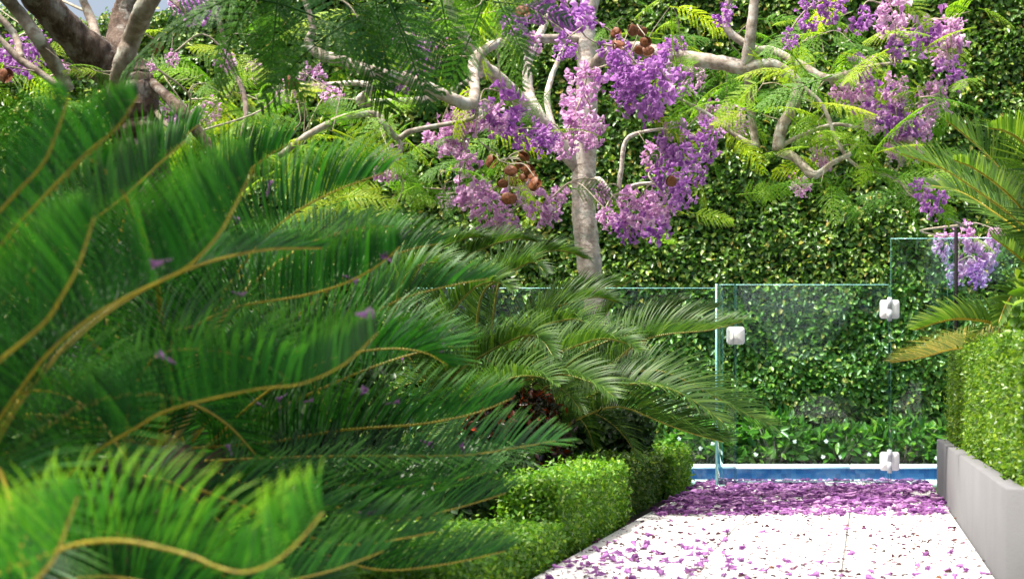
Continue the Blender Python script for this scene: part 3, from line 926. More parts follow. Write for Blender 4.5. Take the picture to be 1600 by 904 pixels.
# -- middle cycad beside the trunk
c3 = W(830, 660, 8.2)
cy3 = empty('cycad', (c3[0], c3[1], 0), 'sharp arching cycad in front of the pale tree trunk, frond tips over the gate glass', 'cycad', 'cycads')
caudex(cy3, c3, 0.17)
MM, MR = M['cycad_mid'], M['rachis_green']
mid = [
    ([(770, 680), (699, 640), (705, 592), (763, 550), (820, 524), (847, 533), (864, 556)], 8.0, 7.6, 0.2, dict(V0=58, up=(-0.3, -0.4, 1))),
    ([(790, 680), (749, 606), (827, 570), (901, 540), (942, 529), (979, 536), (1000, 548)], 8.0, 7.6, 0.2, dict(V0=58, up=(-0.25, -0.4, 1))),
    ([(800, 640), (810, 545), (844, 512), (888, 499), (911, 502), (938, 518)], 8.2, 7.9, 0.2, dict(V0=58, up=(-0.25, -0.4, 1))),
    ([(800, 640), (830, 520), (860, 485), (894, 472), (932, 464), (965, 472)], 8.4, 8.4, 0.2, dict(V0=58, up=(-0.25, -0.4, 1))),
    ([(860, 660), (918, 600), (965, 560), (1002, 533), (1036, 523), (1070, 519), (1110, 515), (1158, 502)], 8.2, 8.2, 0.24, dict(V0=56, up=(-0.2, -0.4, 1))),
    ([(850, 690), (878, 670), (911, 650), (952, 636), (982, 638), (1019, 653), (1070, 673), (1130, 690)], 8.0, 7.9, 0.25, dict(V0=62, up=(0.0, -0.35, 1), alpha=(80, 25))),
    ([(860, 680), (910, 630), (970, 590), (1010, 578), (1050, 585), (1100, 610), (1150, 638), (1205, 664)], 8.4, 8.5, 0.23, dict(V0=40, up=(0.0, -0.5, 1))),
    ([(700, 600), (690, 470), (720, 410), (766, 384), (810, 373), (840, 378)], 8.5, 8.4, 0.19, dict(V0=56, up=(-0.35, -0.4, 1))),
    ([(740, 600), (750, 470), (783, 435), (817, 415), (834, 410), (850, 424)], 8.2, 8.0, 0.18, dict(V0=58, up=(-0.35, -0.4, 1))),
    ([(760, 600), (780, 440), (820, 405), (860, 392), (890, 394), (914, 404)], 8.6, 8.7, 0.18, dict(V0=58, up=(-0.3, -0.4, 1))),
    ([(700, 600), (650, 470), (660, 410), (690, 388), (730, 372), (760, 370)], 8.5, 8.4, 0.18, dict(V0=58, up=(-0.4, -0.4, 1))),
    ([(800, 640), (850, 500), (900, 458), (940, 448), (970, 446), (990, 435)], 8.6, 8.7, 0.17, dict(V0=70, up=(-0.1, -0.3, 1))),
    ([(740, 650), (690, 560), (700, 500), (735, 455), (770, 440), (800, 452)], 7.9, 7.6, 0.19, dict(V0=56, up=(-0.35, -0.4, 1))),
    ([(720, 640), (640, 560), (620, 470), (645, 420), (690, 410), (720, 425)], 7.9, 7.7, 0.19, dict(V0=56, up=(-0.4, -0.4, 1))),
    ([(860, 660), (930, 590), (990, 545), (1040, 510), (1080, 495), (1120, 480)], 8.8, 9.0, 0.23, dict(V0=56, up=(-0.3, -0.4, 1))),
    ([(840, 660), (890, 590), (930, 560), (980, 520), (1030, 490), (1070, 470)], 8.9, 9.0, 0.22, dict(V0=56, up=(-0.4, -0.4, 1))),
    ([(800, 660), (840, 600), (870, 560), (905, 530), (940, 500), (960, 470)], 8.8, 8.9, 0.22, dict(V0=56, up=(-0.5, -0.4, 1))),
    ([(780, 660), (800, 610), (830, 590), (880, 585), (930, 600), (960, 620)], 7.9, 7.5, 0.2, dict(V0=50, up=(-0.1, -0.4, 1))),
    ([(760, 660), (730, 640), (760, 610), (800, 590), (840, 588), (870, 600)], 7.8, 7.4, 0.2, dict(V0=54, up=(-0.1, -0.4, 1))),
    ([(860, 670), (920, 620), (980, 600), (1040, 605), (1090, 630), (1130, 660)], 8.0, 7.9, 0.2, dict(V0=38, up=(0.0, -0.5, 1))),
]
for pts, D0, D1, L, kw in mid:
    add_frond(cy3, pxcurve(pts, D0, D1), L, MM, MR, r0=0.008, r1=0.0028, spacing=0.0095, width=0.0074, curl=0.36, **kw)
generic_fronds('mid', 0.2, 1.0, 0.018, 0.0095, MM, MR)
for k in range(12):
    place_generic(cy3, 'mid', c3, 10 + k * 29, k % 3, random.uniform(0.65, 0.95))

# -- cycad in the planter at the right edge
c4 = W(1700, 545, 7.6)
cy4 = empty('cycad', (c4[0], c4[1], 0.26), 'cycad with stiff upswept fronds growing above the planter hedge at the right edge', 'cycad', 'cycads')
caudex(cy4, c4, 0.14, 0.24)
rt = [
    ([(1700, 530), (1640, 400), (1590, 345), (1530, 300), (1470, 262), (1408, 240)], 7.6, 7.2, 0.24, dict(V0=30, up=(-0.2, -0.6, 1))),
    ([(1700, 520), (1640, 380), (1590, 300), (1540, 240), (1500, 205), (1478, 188)], 7.7, 7.4, 0.23, dict(V0=32, up=(-0.6, -0.6, 1))),
    ([(1700, 520), (1650, 400), (1600, 330), (1560, 290), (1520, 262), (1490, 250)], 7.4, 6.9, 0.23, dict(V0=30, up=(-0.4, -0.7, 1))),
    ([(1700, 520), (1660, 370), (1630, 280), (1600, 225), (1570, 205), (1545, 200)], 7.3, 6.8, 0.23, dict(V0=32, up=(-0.6, -0.6, 1))),
    ([(1700, 520), (1670, 350), (1650, 260), (1625, 200), (1600, 180)], 7.9, 7.9, 0.18, dict(V0=46, up=(-0.8, -0.4, 1))),
    ([(1700, 540), (1640, 430), (1600, 370), (1550, 330), (1500, 300), (1455, 290)], 7.9, 7.9, 0.23, dict(V0=28, up=(-0.2, -0.8, 1))),
    ([(1700, 540), (1630, 440), (1590, 400), (1550, 370)], 7.2, 6.9, 0.17, dict(V0=35, up=(-0.2, -0.7, 1))),
    ([(1690, 560), (1620, 530), (1560, 507), (1510, 498), (1470, 502), (1430, 515)], 7.5, 7.3, 0.17, dict(V0=55, up=(0.0, -0.3, 1))),
    ([(1690, 560), (1640, 480), (1600, 450), (1575, 470), (1560, 505)], 7.3, 7.0, 0.14, dict(V0=40, up=(0.1, -0.5, 1))),
]
for pts, D0, D1, L, kw in rt:
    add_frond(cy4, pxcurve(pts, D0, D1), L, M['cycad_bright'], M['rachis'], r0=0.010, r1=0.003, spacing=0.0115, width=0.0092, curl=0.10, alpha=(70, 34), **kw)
of = add_frond(cy4, pxcurve([(1690, 570), (1600, 552), (1540, 543), (1490, 545), (1440, 558), (1392, 566)], 7.6, 8.6), 0.2, M['cycad_old'], M['rachis'], r0=0.008, r1=0.003, spacing=0.011, width=0.0085, V0=50, alpha=(78, 30), up=(0, -0.3, 1))
of['label'] = 'yellowed old frond drooping in front of the glass'
for k in range(6):
    place_generic(cy4, 'mid', c4, -60 + k * 40, k % 2, random.uniform(0.7, 0.9))
# leafy shrub above the planter hedge
hedge('leafy_shrub', (0.62, 6.6, 0.75), (1.5, 7.4, 1.15), 'yellow-green broad-leaved shrub rising behind the planter hedge', 1500, 0.075, M['lime_leaf'], cat='shrub', depth=0.12, lump=0.06, rnd=0.2, spread=0.9, hw=0.24, shrink=0.14)


# ------------------------------------------------------------------ jacaranda trees
def jaca_leaf_mesh(seed, npin=12, nl=13, droop=0.35, lf=0.031):
    """feathery twice-divided leaf, 1 unit long, growing along +X"""
    r = np.random.default_rng(seed)
    Ps, Ns, As, ls = [], [], [], []
    g = MB()
    ax = np.linspace(0, 1, 9)
    ra = np.stack([ax, 0 * ax, -droop * ax ** 2], 1)
    P4 = ra
    for k in range(npin):
        s = 0.16 + 0.82 * k / (npin - 1)
        c = np.array([s, 0, -droop * s * s]); T = unit(np.array([1, 0, -2 * droop * s]))
        N = unit(np.array([2 * droop * s, 0, 1]))
        pl_ = 0.34 * math.sin(math.pi * (0.22 + 0.70 * s)) ** 0.8
        for side in (-1, 1):
            if s > 0.97 and side == 1: pl_ *= 0.7
            a = R(66 - 34 * s + r.normal() * 4)
            d = math.cos(a) * T + math.sin(a) * side * np.array([0, 1, 0])
            u = np.linspace(0.08, 1, nl)
            pts = c + np.outer(u * pl_, d) + np.outer(-0.25 * u ** 2 * pl_, N)
            pn = unit(np.cross(d, N))
            for sd_ in (-1, 1):
                Ps.append(pts); Ns.append(np.tile(N, (nl, 1)) + r.normal(size=(nl, 3)) * 0.14)
                As.append(np.tile(d * 0.75 + pn * sd_ * 0.8, (nl, 1)))
                ls.append(lf * (1.05 - 0.55 * u ** 2))
    l = np.concatenate(ls)
    V, q, t = leaf_array(np.concatenate(Ps), np.concatenate(Ns), np.concatenate(As), l, l * 0.36, hexa=False)
    g.add(V, q, t)
    g.tube(P4, np.linspace(0.012, 0.004, 9), 4, cap=False)
    return g.mesh('leaf')


def flower_verts(r, size):
    """jacaranda bell: narrow tube that flares into five lobes, pointing along +X"""
    rings = [(0.0, 0.07), (0.3, 0.15), (0.66, 0.23), (1.0, 0.48)]
    seg = 6
    V = []
    ph = r.uniform(0, 6.28)
    for k, (x, rad) in enumerate(rings):
        a = np.arange(seg) * 2 * math.pi / seg + ph
        rr = rad * (1 + (0.28 * r.normal(size=seg) if k == 3 else 0))
        xx = x + (0.12 * r.normal(size=seg) if k == 3 else 0)
        V.append(np.stack([np.broadcast_to(xx, seg), np.cos(a) * rr, np.sin(a) * rr], 1))
    V = np.concatenate(V) * size
    q = []
    for i_ in range(3):
        for k in range(seg):
            q.append((i_ * seg + k, i_ * seg + (k + 1) % seg, (i_ + 1) * seg + (k + 1) % seg, (i_ + 1) * seg + k))
    return V, np.array(q)


def orient(V, d, r):
    d = unit(np.asarray(d, float)); h = r.normal(size=3); u = unit(np.cross(d, h)); w = np.cross(d, u)
    return V[:, :1] * d + V[:, 1:2] * u + V[:, 2:3] * w


def cluster_mesh(seed, nf=66, fs=0.32):
    """panicle of bells in a drooping cone, about 1 unit in radius"""
    r = np.random.default_rng(seed)
    g = MB()
    for k in range(nf):
        d = unit(r.normal(size=3) + np.array([0, 0, -0.15]))
        p_ = d * (0.25 + 0.72 * r.random() ** 0.5) * np.array([0.85, 0.85, 1.05]) * (1 + 0.15 * r.normal())
        V, q = flower_verts(r, fs * r.uniform(0.8, 1.25))
        dd = d * 0.8 + np.array([0, 0, -0.5]) + r.normal(size=3) * 0.45
        g.add(orient(V, dd, r) + p_, q)
    return g.mesh('flower_cluster')


LEAF = [jaca_leaf_mesh(s, droop=d) for s, d in ((1, 0.25), (2, 0.45), (3, 0.15))]
LEAFD = [jaca_leaf_mesh(s, 14, 17, droop=d, lf=0.028) for s, d in ((4, 0.35), (5, 0.6))]
for m_ in LEAF: m_.materials.append(M['jaca_leaf'])
for m_ in LEAFD: m_.materials.append(M['jaca_dark'])
CLU = {}
for nm in ('petal_deep', 'petal_pale'):
    CLU[nm] = [cluster_mesh(s + (20 if nm == 'petal_pale' else 0)) for s in range(4)]
    for m_ in CLU[nm]: m_.materials.append(M[nm])


def pod_mesh(seed):
    r = np.random.default_rng(seed)
    g = MB(); seg = 16; V = []
    gap = 0.2
    for half in (-1, 1):
        V = [];
        for k, (rad, y) in enumerate(((1.0, 0.10 + gap), (0.93, 0.22 + gap), (0.6, 0.36 + gap), (0.25, 0.42 + gap))):
            a = np.arange(seg) * 2 * math.pi / seg
            wob = 1 + 0.08 * np.sin(2 * a + seed) + 0.06 * np.sin(3 * a + 2 * seed + half) + 0.03 * r.normal(size=seg)
            V.append(np.stack([np.cos(a) * rad * wob, np.full(seg, half * y) + 0.17 * half * np.sin(a + 1.2) + 0.06 * np.sin(3 * a + seed), np.sin(a) * rad * wob * 0.92], 1))
        V = np.concatenate(V)
        V = np.concatenate([V, [[0, half * (0.43 + gap), 0]]])
        q = []; t = []
        for i_ in range(3):
            for k in range(seg):
                f = (i_ * seg + k, i_ * seg + (k + 1) % seg, (i_ + 1) * seg + (k + 1) % seg, (i_ + 1) * seg + k)
                q.append(f if half < 0 else f[::-1])
        for k in range(seg):
            t.append((3 * seg + k, 3 * seg + (k + 1) % seg, 4 * seg))
        g.add(V, q, t)
    g.tube([(0, 0, 0.8), (0.02, 0, 1.25)], [0.06, 0.05], 5)
    return g.mesh('seed_pod', True)


PODS = [pod_mesh(s) for s in range(3)]
for m_ in PODS: m_.materials.append(M['pod'])


class Tree:
    def __init__(self, base, label):
        self.root = empty('jacaranda_tree', base, label, 'tree', 'jacaranda trees')
        self.pts = []; self.tw = MB(); self.tr = np.random.default_rng(len(label))

    def limb(self, name, pts, mat, D=None, seg=10, jit=0.03, n=None):
        """pts: (px, py, radius px, depth)"""
        A = np.array([np.concatenate([W(p_[0], p_[1], p_[3]), [p_[2] * (0.88 if name == 'branch' else 1.0) * p_[3] / F]]) for p_ in pts])
        n = n or max(10, 6 * len(pts))
        C = catmull(A, n)
        C[:, :3] += self.tr.normal(size=(n, 3)) * C[:, 3:] * 0.025
        rad = np.maximum(C[:, 3], 0.0015) * (1 + 0.05 * np.sin(np.linspace(0, 9, n) + len(pts)) + 0.02 * self.tr.normal(size=n))
        g = MB(); g.tube(C[:, :3], rad, seg, jit)
        obj(name, g.mesh(name, True), mat, self.root)
        self.pts.append(C[:, :3])

    def twig_to(self, p_, r0=0.006, r1=0.002, maxlen=1.1, frac=None):
        A = np.concatenate(self.pts)
        p_ = np.asarray(p_)
        cost = np.linalg.norm(A - p_, axis=1) + 0.15 * self.tr.random(len(A))
        k = int(np.argmin(cost)); a = A[k]
        d = np.linalg.norm(p_ - a)
        if d < 0.03: return a
        midp = (a + p_) / 2 + self.tr.normal(size=3) * d * 0.13 + np.array([0, 0, 0.10 * d])
        C = catmull([a, midp, p_], 9)
        self.tw.tube(C, np.linspace(r0 * (0.7 + 0.8 * min(d, 1)), r1, 9), 5, cap=False)
        if d > 0.12: self.pts.append(C[3:])
        return a

    def leaf(self, p_, size, meshes, flop=None, az=None):
        me = meshes[self.tr.integers(len(meshes))]
        o = bpy.data.objects.new('leaf', me); col.objects.link(o); o.parent = self.root
        o.location = Vector(p_) - self.root.location
        # long axis d, blade normal nn (leaf blades mostly face up and outwards)
        if az is None:
            t_ = self.tr.uniform(0, 2 * math.pi)
            d = np.array([math.cos(t_), math.sin(t_) * 0.6, self.tr.normal(-0.15, 0.35)])
            nn = np.array([0, -0.55, 0.75]) + self.tr.normal(size=3) * 0.42
        else:
            d = np.array([math.cos(R(az)), -0.15, math.sin(R(az))]) + self.tr.normal(size=3) * 0.22
            nn = np.array([0, -0.9, 0.35]) + self.tr.normal(size=3) * 0.28
        d = unit(d); nn = unit(nn - d * (nn @ d)); bb = np.cross(nn, d)
        o.rotation_euler = Matrix((d, bb, nn)).transposed().to_euler()
        o.scale = (size,) * 3
        return o

    def cluster(self, px, py, rp, D, kind):
        p_ = W(px, py, D)
        me = CLU[kind][self.tr.integers(4)]
        o = bpy.data.objects.new('flower_cluster', me); col.objects.link(o); o.parent = self.root; o['kind'] = 'stuff'
        o.location = Vector(p_) - self.root.location
        o.rotation_euler = (R(self.tr.normal(0, 18)), R(self.tr.normal(0, 18)), R(self.tr.uniform(0, 360)))
        s = rp * D / F
        o.scale = (s * self.tr.uniform(0.9, 1.1), s * 0.9, s * self.tr.uniform(0.9, 1.15))
        self.twig_to(p_ + np.array([0, 0, s * 0.5]), 0.006, 0.003)

    def pod(self, px, py, D, rp=10):
        p_ = W(px, py, D)
        o = bpy.data.objects.new('seed_pod', PODS[self.tr.integers(3)]); col.objects.link(o); o.parent = self.root
        o.location = Vector(p_) - self.root.location
        s = rp * D / F
        o.rotation_euler = (R(self.tr.normal(0, 20)), R(self.tr.normal(0, 15)), R(self.tr.uniform(-70, 70)))
        o.scale = (s, s * 0.8, s)
        self.twig_to(p_ + np.array([0, 0, s * 1.1]), 0.004, 0.0025)

    def finish(self):
        tag(obj('twigs', self.tw.mesh('twigs', True), M['twig'], self.root), kind='stuff')


def L_(D, *p_):
    return [(a, b_, c_, D) for a, b_, c_ in p_]


# --- pale-barked tree in the middle
D = 9.5
T1 = Tree(tuple(W(950, 772, D)), 'pale-trunked jacaranda in flower rising behind the middle cycad')
bp, bl = M['bark_pale'], M['bark_limb']
T1.limb('trunk', L_(D, (950, 778, 24), (948, 700, 21), (944, 600, 19.5), (935, 500, 19), (925, 440, 19), (917, 380, 20), (912, 310, 19), (914, 240, 18), (917, 150, 16), (918, 80, 15), (914, 40, 15), (925, -5, 12), (940, -60, 10), (950, -140, 8)), bp, seg=16, jit=0.02, n=90)
T1.limb('branch', [(905, 265, 12, 9.5), (862, 208, 15, 9.4), (820, 165, 15, 9.3), (780, 125, 14, 9.2), (752, 100, 12, 9.1), (725, 60, 10, 9.0), (700, 0, 8, 8.9), (690, -60, 6, 8.8)], bp)
T1.limb('branch', [(850, 190, 9, 9.4), (828, 150, 9, 9.5), (824, 110, 9, 9.6), (830, 80, 8, 9.7), (850, 40, 6, 9.8), (865, 0, 5, 9.9)], bp)
T1.limb('branch', [(916, 130, 10, 9.5), (938, 92, 11, 9.4), (985, 76, 12, 9.2), (1060, 89, 12, 9.0), (1125, 98, 13, 8.9), (1165, 106, 13, 8.85), (1203, 101, 12, 8.8), (1230, 115, 11, 8.8), (1246, 135, 10, 8.8), (1236, 172, 10, 8.8), (1221, 200, 10, 8.8), (1215, 236, 11, 8.8)], bl)
T1.limb('branch', [(1215, 236, 9, 8.8), (1242, 247, 8, 8.8), (1272, 273, 7.5, 8.75), (1300, 255, 5, 8.7), (1330, 240, 4, 8.7)], bl)
T1.limb('branch', [(1165, 110, 13, 8.85), (1172, 60, 10, 8.8), (1178, 10, 9, 8.8), (1185, -60, 8, 8.8)], bl)
T1.limb('branch', [(1168, 115, 8, 8.85), (1172, 165, 7, 8.9), (1177, 200, 7, 8.9), (1181, 230, 8, 8.9)], bl)
T1.limb('branch', [(1180, 228, 6, 8.9), (1150, 212, 4.5, 8.9), (1105, 178, 4, 8.9), (1062, 155, 3.5, 8.9)], bl)
T1.limb('branch', [(1160, -40, 6, 9.0), (1138, 5, 7, 9.0), (1136, 45, 7.5, 9.0), (1178, 76, 7, 9.0), (1207, 79, 7, 9.0), (1252, 102, 7.5, 8.9), (1296, 122, 6.5, 8.8), (1350, 106, 4.5, 8.7), (1400, 98, 3, 8.7)], bl)
T1.limb('branch', [(1296, 122, 5, 8.8), (1310, 145, 4, 8.8), (1340, 160, 3, 8.8)], bl)
T1.limb('branch', [(908, 62, 9, 9.5), (850, 61, 8, 9.3), (795, 65, 8, 9.0), (762, 75, 9, 8.7), (740, 100, 10.5, 8.4), (742, 145, 10, 8.1), (732, 163, 11, 8.0), (690, 147, 10.5, 7.9), (640, 125, 10.5, 7.9), (590, 115, 10.5, 7.8), (540, 98, 10.5, 7.8), (502, 86, 10, 7.8), (482, 68, 8, 7.8), (488, 40, 6, 7.8), (470, -20, 5, 7.8)], bl)
T1.limb('branch', [(436, 244, 5, 7.9), (482, 210, 6, 8.0), (540, 183, 6.5, 8.2), (585, 178, 6.5, 8.3), (602, 197, 6, 8.3), (622, 216, 5.5, 8.4), (642, 205, 5, 8.4), (692, 195, 4.5, 8.5), (740, 184, 4, 8.4), (745, 165, 4, 8.1)], bl)
T1.limb('branch', [(622, 214, 4, 8.4), (628, 232, 3.5, 8.4), (622, 246, 2.5, 8.4)], bl)
T1.limb('branch', [(760, 110, 7, 9.1), (690, 150, 7, 9.2), (600, 160, 7, 9.2), (562, 158, 7.5, 9.2), (580, 140, 7.5, 9.1), (560, 130, 5, 9.1), (500, 133, 4, 9.1), (440, 135, 3, 9.1), (400, 150, 2.5, 9.1)], bp)
T1.limb('branch', [(915, 300, 7, 9.5), (935, 280, 5, 9.4), (962, 308, 4.5, 9.3), (970, 270, 4.5, 9.3), (978, 220, 4, 9.3), (1010, 205, 3, 9.3), (1060, 200, 2.5, 9.3)], bp)
T1.limb('branch', [(962, 308, 4, 9.3), (990, 290, 3.5, 9.3), (1030, 285, 3, 9.3)], bp)
T1.limb('branch', [(870, 220, 6, 9.4), (855, 160, 5.5, 9.5), (862, 120, 5, 9.6), (880, 70, 4, 9.7), (872, 20, 3, 9.7)], bp)
T1.limb('branch', [(1215, 232, 5, 8.8), (1245, 215, 4, 8.8), (1300, 195, 3.5, 8.8), (1345, 200, 3, 8.8)], bl)
T1.limb('branch', [(1246, 130, 5, 8.8), (1285, 165, 4, 8.8), (1310, 225, 4, 8.8), (1340, 260, 3, 8.8), (1400, 280, 2.5, 8.9), (1460, 330, 2.5, 9.2), (1510, 355, 2.5, 9.6)], bl)

deep, pale = 'petal_deep', 'petal_pale'
CL = [(975, 112, 36, deep), (1028, 122, 40, deep), (1000, 155, 32, deep), (1045, 92, 30, deep), (965, 85, 24, deep), (1062, 130, 24, deep),
      (915, 125, 26, pale), (905, 180, 32, pale), (885, 228, 20, pale), (928, 205, 22, pale), (900, 155, 22, pale),
      (880, 12, 38, deep), (850, 5, 26, deep), (910, 18, 24, deep), (805, 42, 22, deep), (830, 70, 18, pale),
      (785, 168, 36, deep), (815, 200, 30, deep), (770, 185, 26, pale), (845, 215, 20, deep), (690, 205, 30, pale), (735, 178, 30, pale), (712, 215, 22, pale),
      (605, 258, 24, pale), (735, 292, 28, pale), (765, 322, 32, pale), (790, 347, 22, pale), (840, 315, 26, pale), (725, 245, 18, pale), (815, 300, 20, pale), (860, 330, 16, pale), (875, 300, 14, pale),
      (660, 88, 28, deep), (640, 58, 24, pale), (620, 122, 22, deep), (690, 80, 18, pale), (450, 142, 20, pale), (490, 118, 22, pale), (520, 150, 16, pale), (400, 110, 16, pale),
      (945, 335, 18, pale), (998, 328, 34, pale), (1022, 348, 28, deep), (978, 350, 24, deep), (1040, 318, 22, pale), (940, 300, 16, pale),
      (1060, 225, 30, deep), (1042, 268, 32, deep), (1096, 232, 26, deep), (1070, 298, 24, deep), (1020, 242, 20, pale), (1110, 205, 20, deep),
      (1112, 180, 20, pale), (1150, 192, 22, pale), (1085, 120, 22, pale), (1250, 290, 17, pale), (1285, 243, 20, pale), (1235, 60, 16, deep),
      (1300, 8, 28, deep), (1130, 22, 18, deep), (1262, 28, 20, deep), (1400, 15, 28, pale), (1442, 52, 32, deep), (1482, 52, 28, pale), (1392, 42, 22, pale), (1345, 30, 22, deep),
      (1340, 138, 28, pale), (1380, 162, 36, deep), (1412, 188, 32, deep), (1458, 155, 28, pale), (1420, 218, 28, pale), (1442, 185, 22, pale), (1350, 105, 22, deep), (1365, 190, 20, pale), (1400, 140, 24, pale),
      (1490, 112, 22, deep), (1470, 85, 18, pale), (1460, 308, 24, deep), (1440, 295, 18, deep), (1478, 380, 20, pale), (1522, 405, 32, pale), (1548, 388, 20, pale), (1505, 362, 20, pale), (1530, 425, 18, deep), (1555, 365, 14, pale)]
for (px, py, rp, kd) in CL:
    Dd = T1.tr.uniform(8.6, 9.3)
    if px > 1430 and py > 340: Dd = 10.7
    if kd == deep: Dd -= 0.2
    T1.cluster(px, py, rp, Dd, kd)
    if rp > 27:
        for _ in range(1):
            T1.cluster(px + T1.tr.normal() * rp * 0.8, py + T1.tr.normal() * rp * 0.6, rp * 0.55, Dd + T1.tr.normal() * 0.1, kd)

# leaf masses: centre, spread, count, depth range, size, kind
LM = [(500, 215, 75, 45, 34, 7.8, 8.6, 0.34), (420, 175, 60, 40, 14, 8.0, 9.0, 0.32), (560, 290, 55, 40, 14, 7.8, 8.6, 0.34), (640, 275, 50, 25, 10, 8.4, 9.2, 0.3), (680, 60, 80, 45, 26, 8.0, 9.2, 0.36), (760, 40, 60, 35, 16, 8.4, 9.4, 0.32),
      (720, 230, 70, 45, 14, 8.4, 9.2, 0.3), (800, 260, 60, 40, 12, 8.6, 9.3, 0.28), (1000, 40, 60, 40, 14, 8.8, 9.6, 0.32), (1110, 130, 50, 40, 18, 8.6, 9.3, 0.32), (1130, 50, 60, 35, 10, 8.8, 9.6, 0.32), (1100, 180, 45, 40, 14, 8.6, 9.1, 0.3),
      (1260, 80, 60, 45, 20, 8.5, 9.2, 0.32), (1330, 70, 60, 45, 20, 8.4, 9.0, 0.34), (1300, 200, 60, 50, 20, 8.5, 9.0, 0.32), (1370, 240, 50, 40, 16, 8.5, 9.0, 0.32), (1420, 110, 55, 40, 16, 8.4, 9.0, 0.34), (1500, 130, 40, 30, 9, 8.5, 9.0, 0.32),
      (1300, 280, 60, 18, 9, 8.6, 9.0, 0.28), (1440, 270, 40, 30, 8, 8.7, 9.2, 0.3), (990, 210, 40, 50, 6, 8.6, 9.1, 0.26), (1180, 150, 40, 60, 10, 8.6, 9.1, 0.3), (1460, 20, 60, 30, 8, 8.5, 9, 0.3), (1040, 320, 40, 25, 5, 9, 9.4, 0.26), (1540, 390, 20, 12, 2, 10.6, 10.8, 0.2), (860, 300, 50, 30, 6, 9, 9.4, 0.24)]
for (px, py, sx, sy, cnt, Da, Db, sz) in LM:
    for _ in range(int(cnt * 0.82 + 0.5)):
        a, b_ = T1.tr.normal(size=2)
        p_ = W(px + a * sx * 0.85, py + b_ * sy * 0.85, T1.tr.uniform(Da - 0.1, Db + 0.45))
        T1.leaf(p_, sz * T1.tr.uniform(0.7, 1.15), LEAF)
        if T1.tr.random() < 0.45: T1.twig_to(p_, 0.004, 0.0015)
for (px, py) in ((962, 52), (968, 70), (988, 48), (1003, 50), (1008, 66), (1000, 78), (961, 70), (1012, 80), (767, 253), (798, 267), (818, 245), (810, 258), (825, 265), (800, 282), (815, 280), (832, 275), (785, 287), (835, 288), (822, 270), (1048, 283), (816, 18), (457, 132), (795, 310)):
    T1.pod(px, py, T1.tr.uniform(8.2, 8.6), T1.tr.uniform(8, 11.5))
T1.finish()

# --- dark-trunked tree at the left
D = 6.4
T2 = Tree(tuple(W(240, 850, D)), 'dark rough-barked jacaranda with forked trunk at the upper left')
bd = M['bark_dark']
T2.limb('trunk', L_(D, (245, 860, 46), (245, 700, 42), (243, 500, 40), (236, 330, 38), (225, 250, 35), (214, 190, 33), (205, 140, 36), (192, 108, 34)), bd, seg=20, jit=0.035, n=80)
T2.limb('branch', [(200, 135, 30, 6.4), (165, 102, 33, 6.4), (120, 62, 30, 6.3), (80, 20, 29, 6.2), (40, -30, 27, 6.1), (0, -90, 24, 6.0)], bd, seg=18, n=50)
T2.limb('branch', [(205, 125, 26, 6.4), (190, 75, 24, 6.5), (195, 30, 24, 6.6), (208, -15, 22, 6.6), (220, -90, 20, 6.6)], bd, seg=16, n=40)
T2.limb('branch', [(178, 150, 12, 6.2), (192, 100, 15, 6.1), (206, 60, 16, 6.1), (225, 15, 18, 6.0), (250, -25, 15, 6.0), (290, -90, 12, 5.9)], M['bark_mid'], n=40, seg=14)
T2.limb('branch', [(108, 140, 10, 6.2), (90, 108, 11, 6.2), (62, 65, 12, 6.1), (30, 20, 12, 6.1), (-5, -20, 11, 6.0), (-40, -70, 10, 6.0)], M['bark_mid'], n=40, seg=14)
T2.limb('branch', [(90, 134, 6, 6.5), (60, 112, 6, 6.5), (30, 92, 6.5, 6.5), (0, 62, 5.5, 6.5), (-30, 40, 5, 6.5)], M['bark_mid'])
T2.limb('branch', [(33, 92, 6, 6.5), (26, 62, 6, 6.6), (10, 38, 6, 6.6), (-20, 10, 5, 6.6)], M['bark_mid'])
T2.limb('branch', [(153, 62, 8, 6.7), (142, 30, 8, 6.8), (125, -10, 7, 6.8)], M['bark_mid'])
T2.limb('branch', [(238, 130, 9, 6.4), (262, 152, 9, 6.3), (288, 178, 11, 6.2), (308, 205, 10, 6.2), (335, 240, 8, 6.2)], bd)
T2.limb('branch', [(245, -20, 10, 6.0), (270, 0, 5, 5.9), (290, 20, 4, 5.8), (300, 35, 3, 5.8)], bd)
T2.limb('branch', [(250, -25, 10, 6.0), (330, -45, 8, 5.6), (430, -45, 6, 5.3), (540, -40, 5, 5.2), (640, -45, 4, 5.2), (760, -40, 3, 5.2)], M['bark_mid'])
T2.limb('branch', [(240, 170, 5, 6.4), (260, 195, 4, 6.3), (290, 215, 3.5, 6.3)], M['bark_mid'])
T2.limb('branch', [(378, 215, 4, 6.6), (384, 170, 4.5, 6.7), (375, 130, 4.5, 6.8), (360, 100, 4, 6.9), (330, -20, 4, 6.9)], M['bark_mid'])
for (px, py, rp, kd) in [(40, 82, 30, deep), (12, 78, 24, deep), (55, 70, 20, deep), (300, 12, 26, deep), (322, 5, 20, deep), (280, 5, 16, pale), (235, 106, 11, pale), (265, 182, 20, pale), (292, 192, 22, pale), (330, 172, 18, pale), (100, 108, 10, pale), (350, 95, 16, pale), (270, 90, 12, pale)]:
    T2.cluster(px, py, rp, T2.tr.uniform(6.6, 7.2), kd)
